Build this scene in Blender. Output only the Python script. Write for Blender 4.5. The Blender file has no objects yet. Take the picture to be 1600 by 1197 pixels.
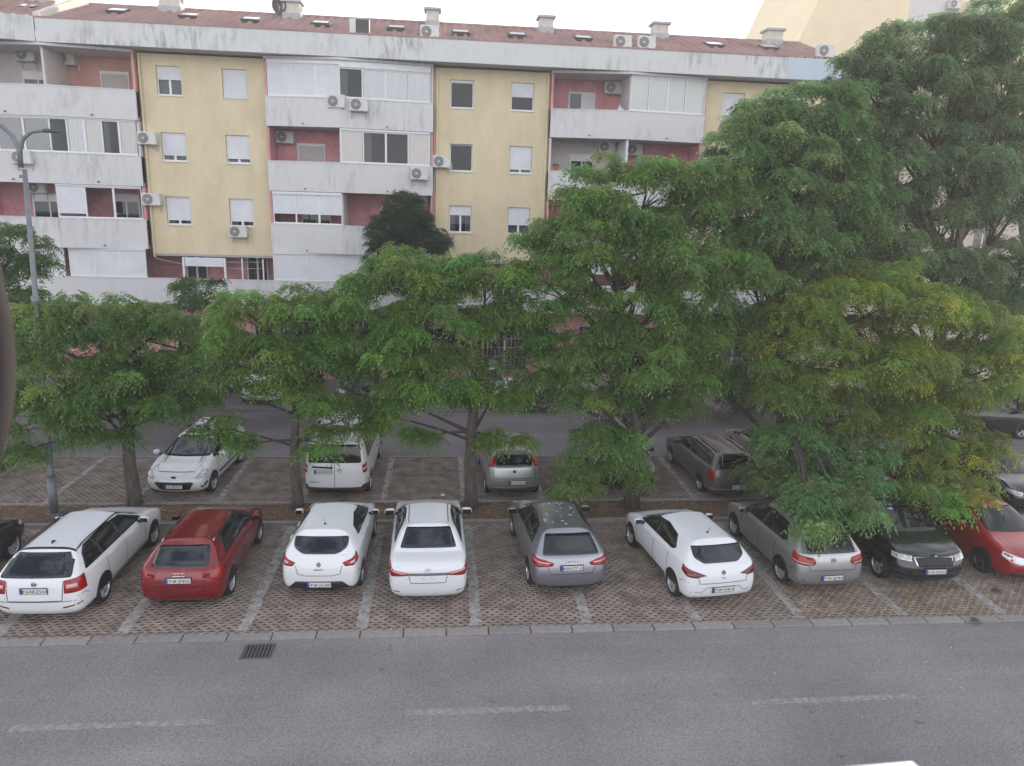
import bpy, bmesh, math, random
import numpy as np
from mathutils import Vector, Matrix
from mathutils.bvhtree import BVHTree
from mathutils.geometry import delaunay_2d_cdt
R = math.radians
rnd = random.Random(7)
rng = np.random.default_rng(11)
scene = bpy.context.scene
col = scene.collection

# ------------------------------------------------------------------ camera
F_PX, PITCH, ROLL, YAW, CAM_H = 1146.0, 0.235209, 0.0312736, 0.0987279, 8.65348
fw = Vector((math.sin(YAW)*math.cos(PITCH), math.cos(YAW)*math.cos(PITCH), -math.sin(PITCH)))
rt0 = Vector((math.cos(YAW), -math.sin(YAW), 0)); up0 = rt0.cross(fw)
rt = rt0*math.cos(ROLL)+up0*math.sin(ROLL); up = -rt0*math.sin(ROLL)+up0*math.cos(ROLL)
cam_d = bpy.data.cameras.new('camera'); cam = bpy.data.objects.new('camera', cam_d); col.objects.link(cam)
cam_d.sensor_width = 36; cam_d.lens = F_PX/1600*36; cam_d.clip_start = .05; cam_d.clip_end = 2000
M = Matrix((rt, up, -fw)).transposed().to_4x4(); M.translation = Vector((0, 0, CAM_H)); cam.matrix_world = M
scene.camera = cam
cam_d.dof.use_dof = True; cam_d.dof.focus_distance = 20; cam_d.dof.aperture_fstop = 9.5

def ray(px, py):
    return fw + rt*((px-800)/F_PX) - up*((py-598.5)/F_PX)
def at(px, py, Y):
    """point of the vertical plane at distance Y seen at a photo position"""
    d = ray(px, py); t = Y/d.y
    return Vector((d.x*t, Y, CAM_H+d.z*t))
def ground_at(px, py, z=0.0):
    d = ray(px, py); t = (z-CAM_H)/d.z
    return Vector((d.x*t, d.y*t, z))

# ------------------------------------------------------------------ light
SUN_EL, SUN_AZ = 18.0, 50.0          # azimuth from +Y towards +X
world = bpy.data.worlds.new('World'); scene.world = world; world.use_nodes = True
wn = world.node_tree; wn.nodes.clear()
wo = wn.nodes.new('ShaderNodeOutputWorld'); bg = wn.nodes.new('ShaderNodeBackground')
sky = wn.nodes.new('ShaderNodeTexSky'); sky.sky_type = 'NISHITA'; sky.sun_disc = False
sky.sun_elevation = R(SUN_EL); sky.sun_rotation = R(SUN_AZ); sky.air_density = 1.0; sky.dust_density = 2.0; sky.ozone_density = 1.5
# broken thin cloud: bright milky horizon all round, blue showing through towards the zenith
mx = wn.nodes.new('ShaderNodeMix'); mx.data_type = 'RGBA'
tcw = wn.nodes.new('ShaderNodeTexCoord'); sx = wn.nodes.new('ShaderNodeSeparateXYZ'); wn.links.new(tcw.outputs['Generated'], sx.inputs[0])
cn = wn.nodes.new('ShaderNodeTexNoise'); cn.inputs['Scale'].default_value = 6.5; cn.inputs['Detail'].default_value = 6; cn.inputs['Roughness'].default_value = .6
wn.links.new(tcw.outputs['Generated'], cn.inputs['Vector'])
cr_ = wn.nodes.new('ShaderNodeMapRange'); cr_.inputs['From Min'].default_value = .42; cr_.inputs['From Max'].default_value = .60; cr_.inputs['To Min'].default_value = .08; cr_.inputs['To Max'].default_value = .92
wn.links.new(cn.outputs['Fac'], cr_.inputs[0])
hz_ = wn.nodes.new('ShaderNodeMapRange'); hz_.inputs['From Min'].default_value = .30; hz_.inputs['From Max'].default_value = .75; hz_.inputs['To Min'].default_value = 1; hz_.inputs['To Max'].default_value = 0
wn.links.new(sx.outputs['Z'], hz_.inputs[0])
mxx = wn.nodes.new('ShaderNodeMath'); mxx.operation = 'MAXIMUM'; wn.links.new(cr_.outputs[0], mxx.inputs[0])
hm = wn.nodes.new('ShaderNodeMath'); hm.operation = 'MULTIPLY'; hm.inputs[1].default_value = .93; wn.links.new(hz_.outputs[0], hm.inputs[0]); wn.links.new(hm.outputs[0], mxx.inputs[1])
wn.links.new(mxx.outputs[0], mx.inputs['Factor'])
hc = wn.nodes.new('ShaderNodeMix'); hc.data_type = 'RGBA'; hc.inputs['A'].default_value = (11.5, 11.8, 12.8, 1); hc.inputs['B'].default_value = (15.5, 15.6, 16.3, 1)
wn.links.new(hz_.outputs[0], hc.inputs['Factor']); wn.links.new(hc.outputs['Result'], mx.inputs['B'])
wn.links.new(sky.outputs[0], mx.inputs['A']); wn.links.new(mx.outputs['Result'], bg.inputs['Color'])
bg.inputs['Strength'].default_value = .10
wn.links.new(bg.outputs[0], wo.inputs[0])
sun_d = bpy.data.lights.new('sun', 'SUN'); sun_d.energy = 3.6; sun_d.angle = R(2.0); sun_d.color = (1, .86, .66)
sun = bpy.data.objects.new('sun', sun_d); col.objects.link(sun)
sd = Vector((math.sin(R(SUN_AZ))*math.cos(R(SUN_EL)), math.cos(R(SUN_AZ))*math.cos(R(SUN_EL)), math.sin(R(SUN_EL))))
sun.rotation_euler = sd.to_track_quat('Z', 'Y').to_euler()
scene.view_settings.view_transform = 'Standard'; scene.view_settings.look = 'None'
scene.view_settings.exposure = 0.55; scene.view_settings.gamma = 1
scene.view_settings.use_curve_mapping = False
scene.render.engine = 'CYCLES'
cy = scene.cycles
cy.use_denoising = True; cy.max_bounces = 5; cy.diffuse_bounces = 3; cy.glossy_bounces = 3; cy.transmission_bounces = 3
cy.transparent_max_bounces = 8; cy.use_adaptive_sampling = True; cy.adaptive_threshold = .02

# ------------------------------------------------------------------ materials
MATS = {}
def mat(name, c, rough=.8, noise=0, scale=5, metal=0, spec=.5, coat=0, c2=None, bump=0, bscale=60, stretch=None, detail=4, objrand=0, alpha=None):
    """procedural Principled material: base colour broken by noise, fine bump"""
    if name in MATS: return MATS[name]
    m = bpy.data.materials.new(name); m.use_nodes = True; nt = m.node_tree; b = nt.nodes['Principled BSDF']
    b.inputs['Roughness'].default_value = rough; b.inputs['Metallic'].default_value = metal
    b.inputs['Specular IOR Level'].default_value = spec; b.inputs['Coat Weight'].default_value = coat
    b.inputs['Coat Roughness'].default_value = .05
    b.inputs['Base Color'].default_value = (*c, 1)
    geo = nt.nodes.new('ShaderNodeTexCoord'); src = geo.outputs['Object']
    mp = nt.nodes.new('ShaderNodeMapping'); nt.links.new(src, mp.inputs[0])
    if stretch: mp.inputs['Scale'].default_value = stretch
    if noise or c2 is not None:
        n = nt.nodes.new('ShaderNodeTexNoise'); n.inputs['Scale'].default_value = scale; n.inputs['Detail'].default_value = detail
        n.inputs['Roughness'].default_value = .65
        nt.links.new(mp.outputs[0], n.inputs['Vector'])
        cr = nt.nodes.new('ShaderNodeValToRGB'); nt.links.new(n.outputs['Fac'], cr.inputs[0])
        a = tuple(x*(1-noise) for x in c) if c2 is None else c2
        bb = tuple(min(1, x*(1+noise)) for x in c)
        cr.color_ramp.elements[0].position = .33; cr.color_ramp.elements[1].position = .62
        cr.color_ramp.elements[0].color = (*a, 1); cr.color_ramp.elements[1].color = (*bb, 1)
        out = cr.outputs[0]
        if objrand:
            oi = nt.nodes.new('ShaderNodeObjectInfo'); hsv = nt.nodes.new('ShaderNodeHueSaturation')
            mr = nt.nodes.new('ShaderNodeMapRange'); mr.inputs['To Min'].default_value = 1-objrand; mr.inputs['To Max'].default_value = 1+objrand
            nt.links.new(oi.outputs['Random'], mr.inputs[0]); nt.links.new(mr.outputs[0], hsv.inputs['Value']); nt.links.new(out, hsv.inputs['Color']); out = hsv.outputs[0]
        nt.links.new(out, b.inputs['Base Color'])
    if bump:
        n2 = nt.nodes.new('ShaderNodeTexNoise'); n2.inputs['Scale'].default_value = bscale; n2.inputs['Detail'].default_value = 3
        nt.links.new(src, n2.inputs['Vector'])
        bp = nt.nodes.new('ShaderNodeBump'); bp.inputs['Strength'].default_value = bump; bp.inputs['Distance'].default_value = .02
        nt.links.new(n2.outputs['Fac'], bp.inputs['Height']); nt.links.new(bp.outputs[0], b.inputs['Normal'])
    MATS[name] = m; return m

def nd(nt, t, **kw):
    n = nt.nodes.new(t)
    for k, v in kw.items():
        if hasattr(n, k): setattr(n, k, v)
        else: n.inputs[k.replace('_', ' ')].default_value = v
    return n

def asphalt_mat(name, base, tint):
    m = bpy.data.materials.new(name); m.use_nodes = True; nt = m.node_tree; b = nt.nodes['Principled BSDF']; L = nt.links
    tc = nd(nt, 'ShaderNodeTexCoord')
    big = nd(nt, 'ShaderNodeTexNoise', Scale=.35, Detail=5); fine = nd(nt, 'ShaderNodeTexNoise', Scale=26.0, Detail=6); fine.inputs['Roughness'].default_value = .8
    vor = nd(nt, 'ShaderNodeTexVoronoi', Scale=45.0)
    for n in (big, fine, vor): L.new(tc.outputs['Object'], n.inputs['Vector'])
    r1 = nd(nt, 'ShaderNodeValToRGB'); r1.color_ramp.elements[0].position = .3; r1.color_ramp.elements[1].position = .7
    r1.color_ramp.elements[0].color = (*[x*.86 for x in base], 1); r1.color_ramp.elements[1].color = (*[x*1.1 for x in tint], 1)
    L.new(big.outputs['Fac'], r1.inputs[0])
    r2 = nd(nt, 'ShaderNodeMapRange'); r2.inputs['From Min'].default_value = .3; r2.inputs['From Max'].default_value = .7; r2.inputs['To Min'].default_value = .55; r2.inputs['To Max'].default_value = 1.55
    L.new(fine.outputs['Fac'], r2.inputs[0])
    mm = nd(nt, 'ShaderNodeMix', data_type='RGBA', blend_type='MULTIPLY'); mm.inputs['Factor'].default_value = 1
    L.new(r1.outputs[0], mm.inputs['A']); L.new(r2.outputs[0], mm.inputs['B'])
    mpt = nd(nt, 'ShaderNodeMapping'); mpt.inputs['Scale'].default_value = (.05, .9, 1); L.new(tc.outputs['Object'], mpt.inputs[0])
    trk = nd(nt, 'ShaderNodeTexNoise', Scale=1.0, Detail=4); L.new(mpt.outputs[0], trk.inputs['Vector'])
    rt_ = nd(nt, 'ShaderNodeMapRange'); rt_.inputs['From Min'].default_value = .35; rt_.inputs['From Max'].default_value = .65; rt_.inputs['To Min'].default_value = .90; rt_.inputs['To Max'].default_value = 1.07; L.new(trk.outputs['Fac'], rt_.inputs[0])
    mt = nd(nt, 'ShaderNodeMix', data_type='RGBA', blend_type='MULTIPLY'); mt.inputs['Factor'].default_value = 1; L.new(mm.outputs['Result'], mt.inputs['A']); L.new(rt_.outputs[0], mt.inputs['B']); mm = mt
    # small dark oil spots
    sp = nd(nt, 'ShaderNodeTexNoise', Scale=2.3, Detail=2); L.new(tc.outputs['Object'], sp.inputs['Vector'])
    r3 = nd(nt, 'ShaderNodeMapRange'); r3.inputs['From Min'].default_value = .69; r3.inputs['From Max'].default_value = .75; r3.inputs['To Min'].default_value = 1; r3.inputs['To Max'].default_value = .7
    L.new(sp.outputs['Fac'], r3.inputs[0])
    m2 = nd(nt, 'ShaderNodeMix', data_type='RGBA', blend_type='MULTIPLY'); m2.inputs['Factor'].default_value = 1
    L.new(mm.outputs['Result'], m2.inputs['A']); L.new(r3.outputs[0], m2.inputs['B'])
    L.new(m2.outputs['Result'], b.inputs['Base Color']); b.inputs['Roughness'].default_value = .88; b.inputs['Specular IOR Level'].default_value = .3
    bp = nd(nt, 'ShaderNodeBump', Strength=.5, Distance=.01); L.new(vor.outputs['Distance'], bp.inputs['Height']); L.new(bp.outputs[0], b.inputs['Normal'])
    return m

def stained_concrete(name, c, dark, amount=.5, zfall=None):
    """pale rendered concrete with vertical dirt streaks"""
    m = bpy.data.materials.new(name); m.use_nodes = True; nt = m.node_tree; b = nt.nodes['Principled BSDF']; L = nt.links
    tc = nd(nt, 'ShaderNodeTexCoord'); mp = nd(nt, 'ShaderNodeMapping'); mp.inputs['Scale'].default_value = (1.7, 1.7, .42)
    mp2 = nd(nt, 'ShaderNodeMapping'); mp2.inputs['Scale'].default_value = (.45, .45, .5)
    n1 = nd(nt, 'ShaderNodeTexNoise', Scale=2.2, Detail=8); n1.inputs['Roughness'].default_value = .7
    n2 = nd(nt, 'ShaderNodeTexNoise', Scale=1.0, Detail=3)
    L.new(tc.outputs['Object'], mp.inputs[0]); L.new(mp.outputs[0], n1.inputs['Vector']); L.new(tc.outputs['Object'], mp2.inputs[0]); L.new(mp2.outputs[0], n2.inputs['Vector'])
    a = nd(nt, 'ShaderNodeMapRange'); a.inputs['From Min'].default_value = .46; a.inputs['From Max'].default_value = .70; L.new(n1.outputs['Fac'], a.inputs[0])
    c_ = nd(nt, 'ShaderNodeMapRange'); c_.inputs['From Min'].default_value = .42; c_.inputs['From Max'].default_value = .66; L.new(n2.outputs['Fac'], c_.inputs[0])
    mu = nd(nt, 'ShaderNodeMath', operation='MULTIPLY'); L.new(a.outputs[0], mu.inputs[0]); L.new(c_.outputs[0], mu.inputs[1])
    mu2 = nd(nt, 'ShaderNodeMath', operation='MULTIPLY'); mu2.inputs[1].default_value = amount; L.new(mu.outputs[0], mu2.inputs[0])
    mi = nd(nt, 'ShaderNodeMix', data_type='RGBA'); L.new(mu2.outputs[0], mi.inputs['Factor'])
    mi.inputs['A'].default_value = (*c, 1); mi.inputs['B'].default_value = (*dark, 1)
    L.new(mi.outputs['Result'], b.inputs['Base Color']); b.inputs['Roughness'].default_value = .9
    return m

def leaf_mat(name, trans=.5):
    m = bpy.data.materials.new(name); m.use_nodes = True; nt = m.node_tree; nt.nodes.clear(); L = nt.links
    out = nd(nt, 'ShaderNodeOutputMaterial'); at_ = nd(nt, 'ShaderNodeAttribute', attribute_name='leaf')
    d = nd(nt, 'ShaderNodeBsdfPrincipled'); d.inputs['Roughness'].default_value = .38; d.inputs['Specular IOR Level'].default_value = .6
    t = nd(nt, 'ShaderNodeBsdfTranslucent'); ms = nd(nt, 'ShaderNodeMixShader'); ms.inputs[0].default_value = trans
    hs = nd(nt, 'ShaderNodeHueSaturation'); hs.inputs['Value'].default_value = 1.9; hs.inputs['Hue'].default_value = .49
    L.new(at_.outputs['Color'], d.inputs['Base Color']); L.new(at_.outputs['Color'], hs.inputs['Color']); L.new(hs.outputs[0], t.inputs['Color'])
    L.new(d.outputs[0], ms.inputs[1]); L.new(t.outputs[0], ms.inputs[2]); L.new(ms.outputs[0], out.inputs[0])
    return m

def paint(name, c, metal=0, rough=.28, dirt=.12):
    m = bpy.data.materials.new(name); m.use_nodes = True; nt = m.node_tree; b = nt.nodes['Principled BSDF']; L = nt.links
    b.inputs['Metallic'].default_value = metal; b.inputs['Coat Weight'].default_value = .8; b.inputs['Coat Roughness'].default_value = .06
    tc = nd(nt, 'ShaderNodeTexCoord'); n = nd(nt, 'ShaderNodeTexNoise', Scale=3.0, Detail=6); L.new(tc.outputs['Object'], n.inputs['Vector'])
    cr = nd(nt, 'ShaderNodeValToRGB'); cr.color_ramp.elements[0].position = .35; cr.color_ramp.elements[1].position = .65
    cr.color_ramp.elements[0].color = (*[x*(1-dirt)+.01 for x in c], 1); cr.color_ramp.elements[1].color = (*c, 1)
    L.new(n.outputs['Fac'], cr.inputs[0]); L.new(cr.outputs[0], b.inputs['Base Color'])
    mr = nd(nt, 'ShaderNodeMapRange'); mr.inputs['To Min'].default_value = rough; mr.inputs['To Max'].default_value = rough+.2; L.new(n.outputs['Fac'], mr.inputs[0]); L.new(mr.outputs[0], b.inputs['Roughness'])
    return m

mat('glass', (.010, .014, .020), .02, spec=.6)
mat('glass_smoked', (.008, .009, .011), .04, spec=.6)
mat('glass_pale', (.33, .33, .33), .06, spec=.8)
mat('glass_warm', (.46, .41, .37), .06, spec=.8)
mat('glass_white', (.55, .58, .55), .15, spec=.5)
mat('glass_house', (.03, .033, .038), .05, spec=.8)
mat('rubber', (.018, .018, .019), .85, noise=.25, scale=20)
mat('rim', (.55, .56, .58), .35, metal=.55, noise=.1)
mat('rim_dark', (.12, .12, .13), .35, metal=.7)
mat('plastic_dark', (.022, .023, .026), .5, noise=.2, scale=12)
mat('black', (.01, .01, .011), .6)
mat('chrome', (.6, .61, .63), .15, metal=1)
mat('tail_red', (.28, .004, .006), .2, coat=.35, noise=.25, scale=9)
mat('tail_dark', (.10, .006, .010), .15, coat=.8)
mat('tail_clear', (.55, .42, .40), .15, coat=.8)
mat('lamp_clear', (.45, .46, .46), .1, coat=1, noise=.45, scale=14)
mat('lamp_bright', (.75, .76, .78), .1, coat=1, noise=.2, scale=20)
mat('plate_white', (.62, .63, .62), .5, noise=.06)
mat('plate_blue', (.02, .07, .38), .5)
mat('plate_text', (.025, .025, .03), .6)
mat('plate_crest', (.35, .10, .06), .6)
mat('white_frame', (.72, .73, .75), .5, noise=.05)
mat('shutter', (.66, .67, .70), .6, noise=.06, scale=1.3)
mat('shutter_beige', (.50, .47, .44), .7, noise=.06)
mat('pink_wall', (.60, .285, .305), .9, noise=.16, scale=1.5)
mat('salmon_wall', (.60, .33, .27), .9, noise=.08, scale=1.5)
mat('pale_wall', (.62, .56, .55), .9, noise=.06)
mat('yellow_wall', (.67, .57, .385), .92, noise=.07, scale=1.1, bump=.15, bscale=30, stretch=(1, 1, .5))
mat('yellow_tall', (.80, .68, .47), .92, noise=.04, scale=.5)  # base colour raised to carry sunlight that the sun lamp misses here
mat('cream_wall', (.60, .50, .42), .92, noise=.05, scale=.5)
mat('grey_wall', (.62, .60, .58), .9, noise=.04)
MATS['fascia'] = stained_concrete('fascia', (.62, .63, .62), (.17, .18, .18), 1.0)
MATS['parapet'] = stained_concrete('parapet', (.64, .635, .64), (.25, .25, .25), .6)
mat('fascia_blue', (.50, .56, .64), .9, noise=.03)
mat('roof_red', (.31, .19, .170), .5, noise=.20, scale=1.0, stretch=(.8, .15, 1))
mat('chimney', (.58, .54, .48), .9, noise=.08)
mat('slab', (.40, .40, .42), .9, noise=.1)
mat('ac_white', (.60, .60, .58), .5, noise=.08, scale=3)
mat('ac_dark', (.06, .062, .065), .6)
mat('lamp_metal', (.17, .18, .20), .5, metal=.3, noise=.15, scale=4)
mat('bark', (.085, .07, .062), .95, noise=.4, scale=9, stretch=(1, 1, .25), bump=.8, bscale=25)
mat('twig', (.055, .045, .040), .95)
mat('soil', (.125, .078, .05), .97, noise=.35, scale=3.5, bump=.7, bscale=30, detail=8)
mat('cell_soil', (.165, .130, .110), .97, c2=(.095, .074, .062), scale=1.6, bump=.6, bscale=60, detail=8)
mat('cast_iron', (.15, .125, .12), .6, metal=.4, noise=.3, scale=15)
mat('line_old', (.30, .29, .29), .9, noise=.25, scale=9, detail=8)
mat('kerb_stone', (.25, .232, .225), .92, noise=.16, scale=7, bump=.4, bscale=90, objrand=.10, detail=7)
mat('paver', (.25, .203, .176), .93, noise=.40, scale=2.2, bump=.4, bscale=90, objrand=.12, detail=7)
mat('terracotta', (.40, .14, .07), .85, noise=.1)
mat('wood_brown', (.028, .023, .022), .9, noise=.3)
MATS['asphalt'] = asphalt_mat('asphalt', (.210, .193, .198), (.232, .214, .218))
MATS['asphalt_far'] = asphalt_mat('asphalt_far', (.175, .152, .165), (.19, .168, .18))
MATS['leaf'] = leaf_mat('leaf')
def window_glass(name, tint, mirror):
    m = bpy.data.materials.new(name); m.use_nodes = True; nt = m.node_tree; nt.nodes.clear(); L = nt.links
    o = nd(nt, 'ShaderNodeOutputMaterial'); tr = nd(nt, 'ShaderNodeBsdfTransparent'); tr.inputs[0].default_value = (*tint, 1)
    gl = nd(nt, 'ShaderNodeBsdfGlossy'); gl.inputs['Roughness'].default_value = .02; gl.inputs['Color'].default_value = (.95, .97, 1, 1)
    fr = nd(nt, 'ShaderNodeFresnel'); fr.inputs['IOR'].default_value = mirror
    ms = nd(nt, 'ShaderNodeMixShader'); L.new(fr.outputs[0], ms.inputs[0]); L.new(tr.outputs[0], ms.inputs[1]); L.new(gl.outputs[0], ms.inputs[2]); L.new(ms.outputs[0], o.inputs[0])
    return m
MATS['glass_house'] = window_glass('glass_house', (.62, .65, .66), 1.38)
MATS['glass_pale'] = window_glass('glass_pale', (.85, .86, .86), 2.3); MATS['glass_warm'] = window_glass('glass_warm', (.85, .82, .78), 2.3)
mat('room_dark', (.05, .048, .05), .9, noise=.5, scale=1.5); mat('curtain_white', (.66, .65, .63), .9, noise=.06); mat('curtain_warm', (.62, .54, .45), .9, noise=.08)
MATS['blossom_cloth'] = mat('blossom_cloth', (.7, .7, .7), .9)

# ------------------------------------------------------------------ mesh helpers
class MB:
    """collects boxes, prisms and tubes; build() links them as one mesh object"""
    def __init__(s): s.v = []; s.f = []
    def add(s, vs, fs):
        o = len(s.v); s.v += [tuple(p) for p in vs]; s.f += [tuple(i+o for i in q) for q in fs]; return s
    def box(s, x0, x1, y0, y1, z0, z1, fr=None):
        vs = [(x, y, z) for z in (z0, z1) for x, y in ((x0, y0), (x1, y0), (x1, y1), (x0, y1))]
        if fr:
            o, ux, uy = fr; vs = [(o[0]+ux[0]*x+uy[0]*y, o[1]+ux[1]*x+uy[1]*y, z) for x, y, z in vs]
        return s.add(vs, [(3, 2, 1, 0), (4, 5, 6, 7), (0, 1, 5, 4), (1, 2, 6, 5), (2, 3, 7, 6), (3, 0, 4, 7)])
    def cyl(s, p0, p1, r0, r1=None, n=10, cap=True):
        r1 = r0 if r1 is None else r1; p0 = Vector(p0); p1 = Vector(p1); d = (p1-p0).normalized()
        a = d.orthogonal().normalized(); b = d.cross(a)
        vs = [p+(a*math.cos(2*math.pi*k/n)+b*math.sin(2*math.pi*k/n))*r for p, r in ((p0, r0), (p1, r1)) for k in range(n)]
        fs = [(k, (k+1) % n, n+(k+1) % n, n+k) for k in range(n)]
        if cap: fs += [tuple(range(n-1, -1, -1)), tuple(range(n, 2*n))]
        return s.add(vs, fs)
    def tube(s, pts, rad, n=8):
        pts = [Vector(p) for p in pts]; rad = rad if hasattr(rad, '__len__') else [rad]*len(pts)
        vs = []; a = None
        for i, p in enumerate(pts):
            d = (pts[min(i+1, len(pts)-1)]-pts[max(i-1, 0)]).normalized()
            a = (a-d*a.dot(d)).normalized() if a is not None and (a-d*a.dot(d)).length > 1e-4 else d.orthogonal().normalized()
            b = d.cross(a)
            vs += [p+(a*math.cos(2*math.pi*k/n)+b*math.sin(2*math.pi*k/n))*rad[i] for k in range(n)]
        fs = [(i*n+k, i*n+(k+1) % n, (i+1)*n+(k+1) % n, (i+1)*n+k) for i in range(len(pts)-1) for k in range(n)]
        fs += [tuple(range(n-1, -1, -1)), tuple(range(len(vs)-n, len(vs)))]
        return s.add(vs, fs)
    def mesh(s, name):
        me = bpy.data.meshes.new(name); me.from_pydata(s.v, [], s.f); me.update(); return me
    def build(s, name, m, parent=None, smooth=False, bevel=0, loc=None):
        me = s.mesh(name)
        if bevel:
            bm = bmesh.new(); bm.from_mesh(me)
            bmesh.ops.bevel(bm, geom=list(bm.edges), offset=bevel, segments=1, affect='EDGES', clamp_overlap=True)
            bm.to_mesh(me); bm.free()
        return obj(name, me, m, parent, smooth, loc)

def obj(name, me, m=None, parent=None, smooth=False, loc=None):
    o = bpy.data.objects.new(name, me); col.objects.link(o)
    if m is not None and me is not None:
        me.materials.clear(); me.materials.append(MATS[m] if isinstance(m, str) else m)
    if smooth and me is not None: me.polygons.foreach_set('use_smooth', [True]*len(me.polygons))
    if parent is not None: o.parent = parent
    if loc is not None: o.location = loc
    return o
def tag(o, label=None, cat=None, group=None, kind=None):
    if label: o['label'] = label
    if cat: o['category'] = cat
    if group: o['group'] = group
    if kind: o['kind'] = kind
    return o
def empty(name, loc=(0, 0, 0), rz=0):
    o = bpy.data.objects.new(name, None); col.objects.link(o); o.location = loc; o.rotation_euler = (0, 0, rz); o.empty_display_size = .3
    return o
KIDS = {}
def copy_tree(o, parent=None):
    c = o.copy(); col.objects.link(c)
    if parent is not None: c.parent = parent
    for ch in list(o.children): copy_tree(ch, c)
    return c
def fast_mesh(name, V, Fq, attr=None):
    """mesh from numpy arrays, quads"""
    me = bpy.data.meshes.new(name); nv, nf = len(V), len(Fq)
    me.vertices.add(nv); me.vertices.foreach_set('co', V.astype(np.float32).ravel())
    k = Fq.shape[1]
    me.loops.add(nf*k); me.loops.foreach_set('vertex_index', Fq.astype(np.int32).ravel())
    me.polygons.add(nf); me.polygons.foreach_set('loop_start', np.arange(0, nf*k, k, dtype=np.int32)); me.polygons.foreach_set('loop_total', np.full(nf, k, dtype=np.int32))
    me.update(calc_edges=True)
    if attr is not None:
        a = me.color_attributes.new('leaf', 'FLOAT_COLOR', 'POINT'); a.data.foreach_set('color', attr.astype(np.float32).ravel())
    return me

# ------------------------------------------------------------------ ground
def sheet(name, x0, x1, y0, y1, z, m, kind='structure', parent=None):
    o = MB().add([(x0, y0, z), (x1, y0, z), (x1, y1, z), (x0, y1, z)], [(0, 1, 2, 3)]).build(name, m, parent)
    if kind and parent is None: tag(o, kind=kind)
    return o
sheet('ground', -400, 400, -300, 500, -.12, 'asphalt_far')
Y1, Y2, Y3, Y4 = 13.85, 19.10, 20.62, 24.81
KW = .24
sheet('near_road', -60, 80, -12, Y1-KW, -.03, MATS['asphalt'])
sheet('far_road', -60, 80, Y4, 30.6, -.02, MATS['asphalt_far'])
sheet('far_pavement', -60, 80, 30.6, 40, .0, 'asphalt_far')
sheet('parking_bed_near', -30, 45, Y1, Y2, -.035, 'cell_soil')
sheet('parking_bed_far', -30, 45, Y3, Y4-.02, -.035, 'cell_soil')

# kerb stones, each its own piece
kerb = MB().box(-30, 45, Y1-KW+.004, Y1-.004, -.2, -.045).build('kerb', 'cell_soil'); tag(kerb, kind='structure')
stone_me = MB().box(0, .862, 0, KW, -.15, 0).mesh('kerb_stone')
bm = bmesh.new(); bm.from_mesh(stone_me); bmesh.ops.bevel(bm, geom=list(bm.edges), offset=.012, segments=1, affect='EDGES'); bm.to_mesh(stone_me); bm.free()
stone_me.materials.append(MATS['kerb_stone'])
for k in range(-12, 36):
    x = -.73+k*.885
    if -1.9 < x < -1.8: pass
    o = bpy.data.objects.new('kerb_stone', stone_me); col.objects.link(o); o.parent = kerb
    o.location = (x, Y1-KW, .012+rnd.uniform(-.005, .006)); o.rotation_euler = (rnd.uniform(-.01, .01), 0, rnd.uniform(-.006, .006))
for nm, ya in (('median_kerb', Y2), ('median_kerb', Y3-.13)):
    mk = MB().box(-30, 45, ya+.01, ya+.12, -.2, .03).build(nm, 'cell_soil'); tag(mk, kind='structure')
    sm = MB().box(0, .985, 0, .13, -.15, 0).mesh('kerb_block'); sm.materials.append(MATS['kerb_stone'])
    for k in range(-16, 30):
        o = bpy.data.objects.new('kerb_block', sm); col.objects.link(o); o.parent = mk; o.location = (k, ya, .07+rnd.uniform(-.012, .008)); o.rotation_euler[2] = rnd.uniform(-.008, .008)
fe = MB().box(-60, 80, Y4-.09, Y4-.005, -.1, .0).build('far_kerb', 'kerb_stone'); tag(fe, kind='structure')

def grid_mesh(x0, x1, y0, y1, step, zf):
    nx = int((x1-x0)/step)+1; ny = int((y1-y0)/step)+1
    X, Yg = np.meshgrid(np.linspace(x0, x1, nx), np.linspace(y0, y1, ny)); V = np.stack([X, Yg, zf(X, Yg)], -1).reshape(-1, 3)
    i = np.arange(nx*ny).reshape(ny, nx); Fq = np.stack([i[:-1, :-1], i[:-1, 1:], i[1:, 1:], i[1:, :-1]], -1).reshape(-1, 4)
    return V, Fq
V, Fq = grid_mesh(-20, 32, Y2+.12, Y3-.12, .12, lambda X, Y_: .035+.03*np.sin(X*1.7+np.sin(Y_*5))*np.sin(Y_*3+X*.6)+rng.normal(0, .008, X.shape))
med = obj('median_soil', fast_mesh('median_soil', V, Fq), 'soil', smooth=True); tag(med, kind='structure')

# interlocking wavy grass pavers: ribbons that touch at their crests and leave eye-shaped cells
P, S = .20, .10
def ribbon(k, x0, x1, seg, w, ph, ya, z, side=True):
    n = int(round((x1-x0)/seg)); x = np.linspace(x0, x1, n+1)
    c = .028*np.sin(2*np.pi*x/P+ph)+ya
    wd = w*(.5+.10*np.cos(4*np.pi*x/P))
    zz = z+rng.normal(0, .0012, n+1)
    a = np.stack([x, c-wd, zz], -1); b = np.stack([x, c+wd, zz], -1)
    rows = [a, b]
    if side:
        rows = [a-[0, -.004, .035], a, b, b-[0, .004, .035]]
    V = np.concatenate(rows); i = np.arange(n); m_ = n+1
    Fq = np.concatenate([np.stack([i+r*m_, i+1+r*m_, i+1+(r+1)*m_, i+(r+1)*m_], -1) for r in range(len(rows)-1)])
    return V, Fq
def field(name, ks, x0, x1, y0, seg, w, parent, side=True):
    Vs = []; Fs = []; o = 0
    for k in ks:
        V, Fq = ribbon(k, x0, x1, seg, w, np.pi*(k % 2), y0+k*S, 0, side); Vs.append(V); Fs.append(Fq+o); o += len(V)
    ob = obj(name, fast_mesh(name, np.concatenate(Vs), np.concatenate(Fs)), 'paver', parent); return ob
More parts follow.
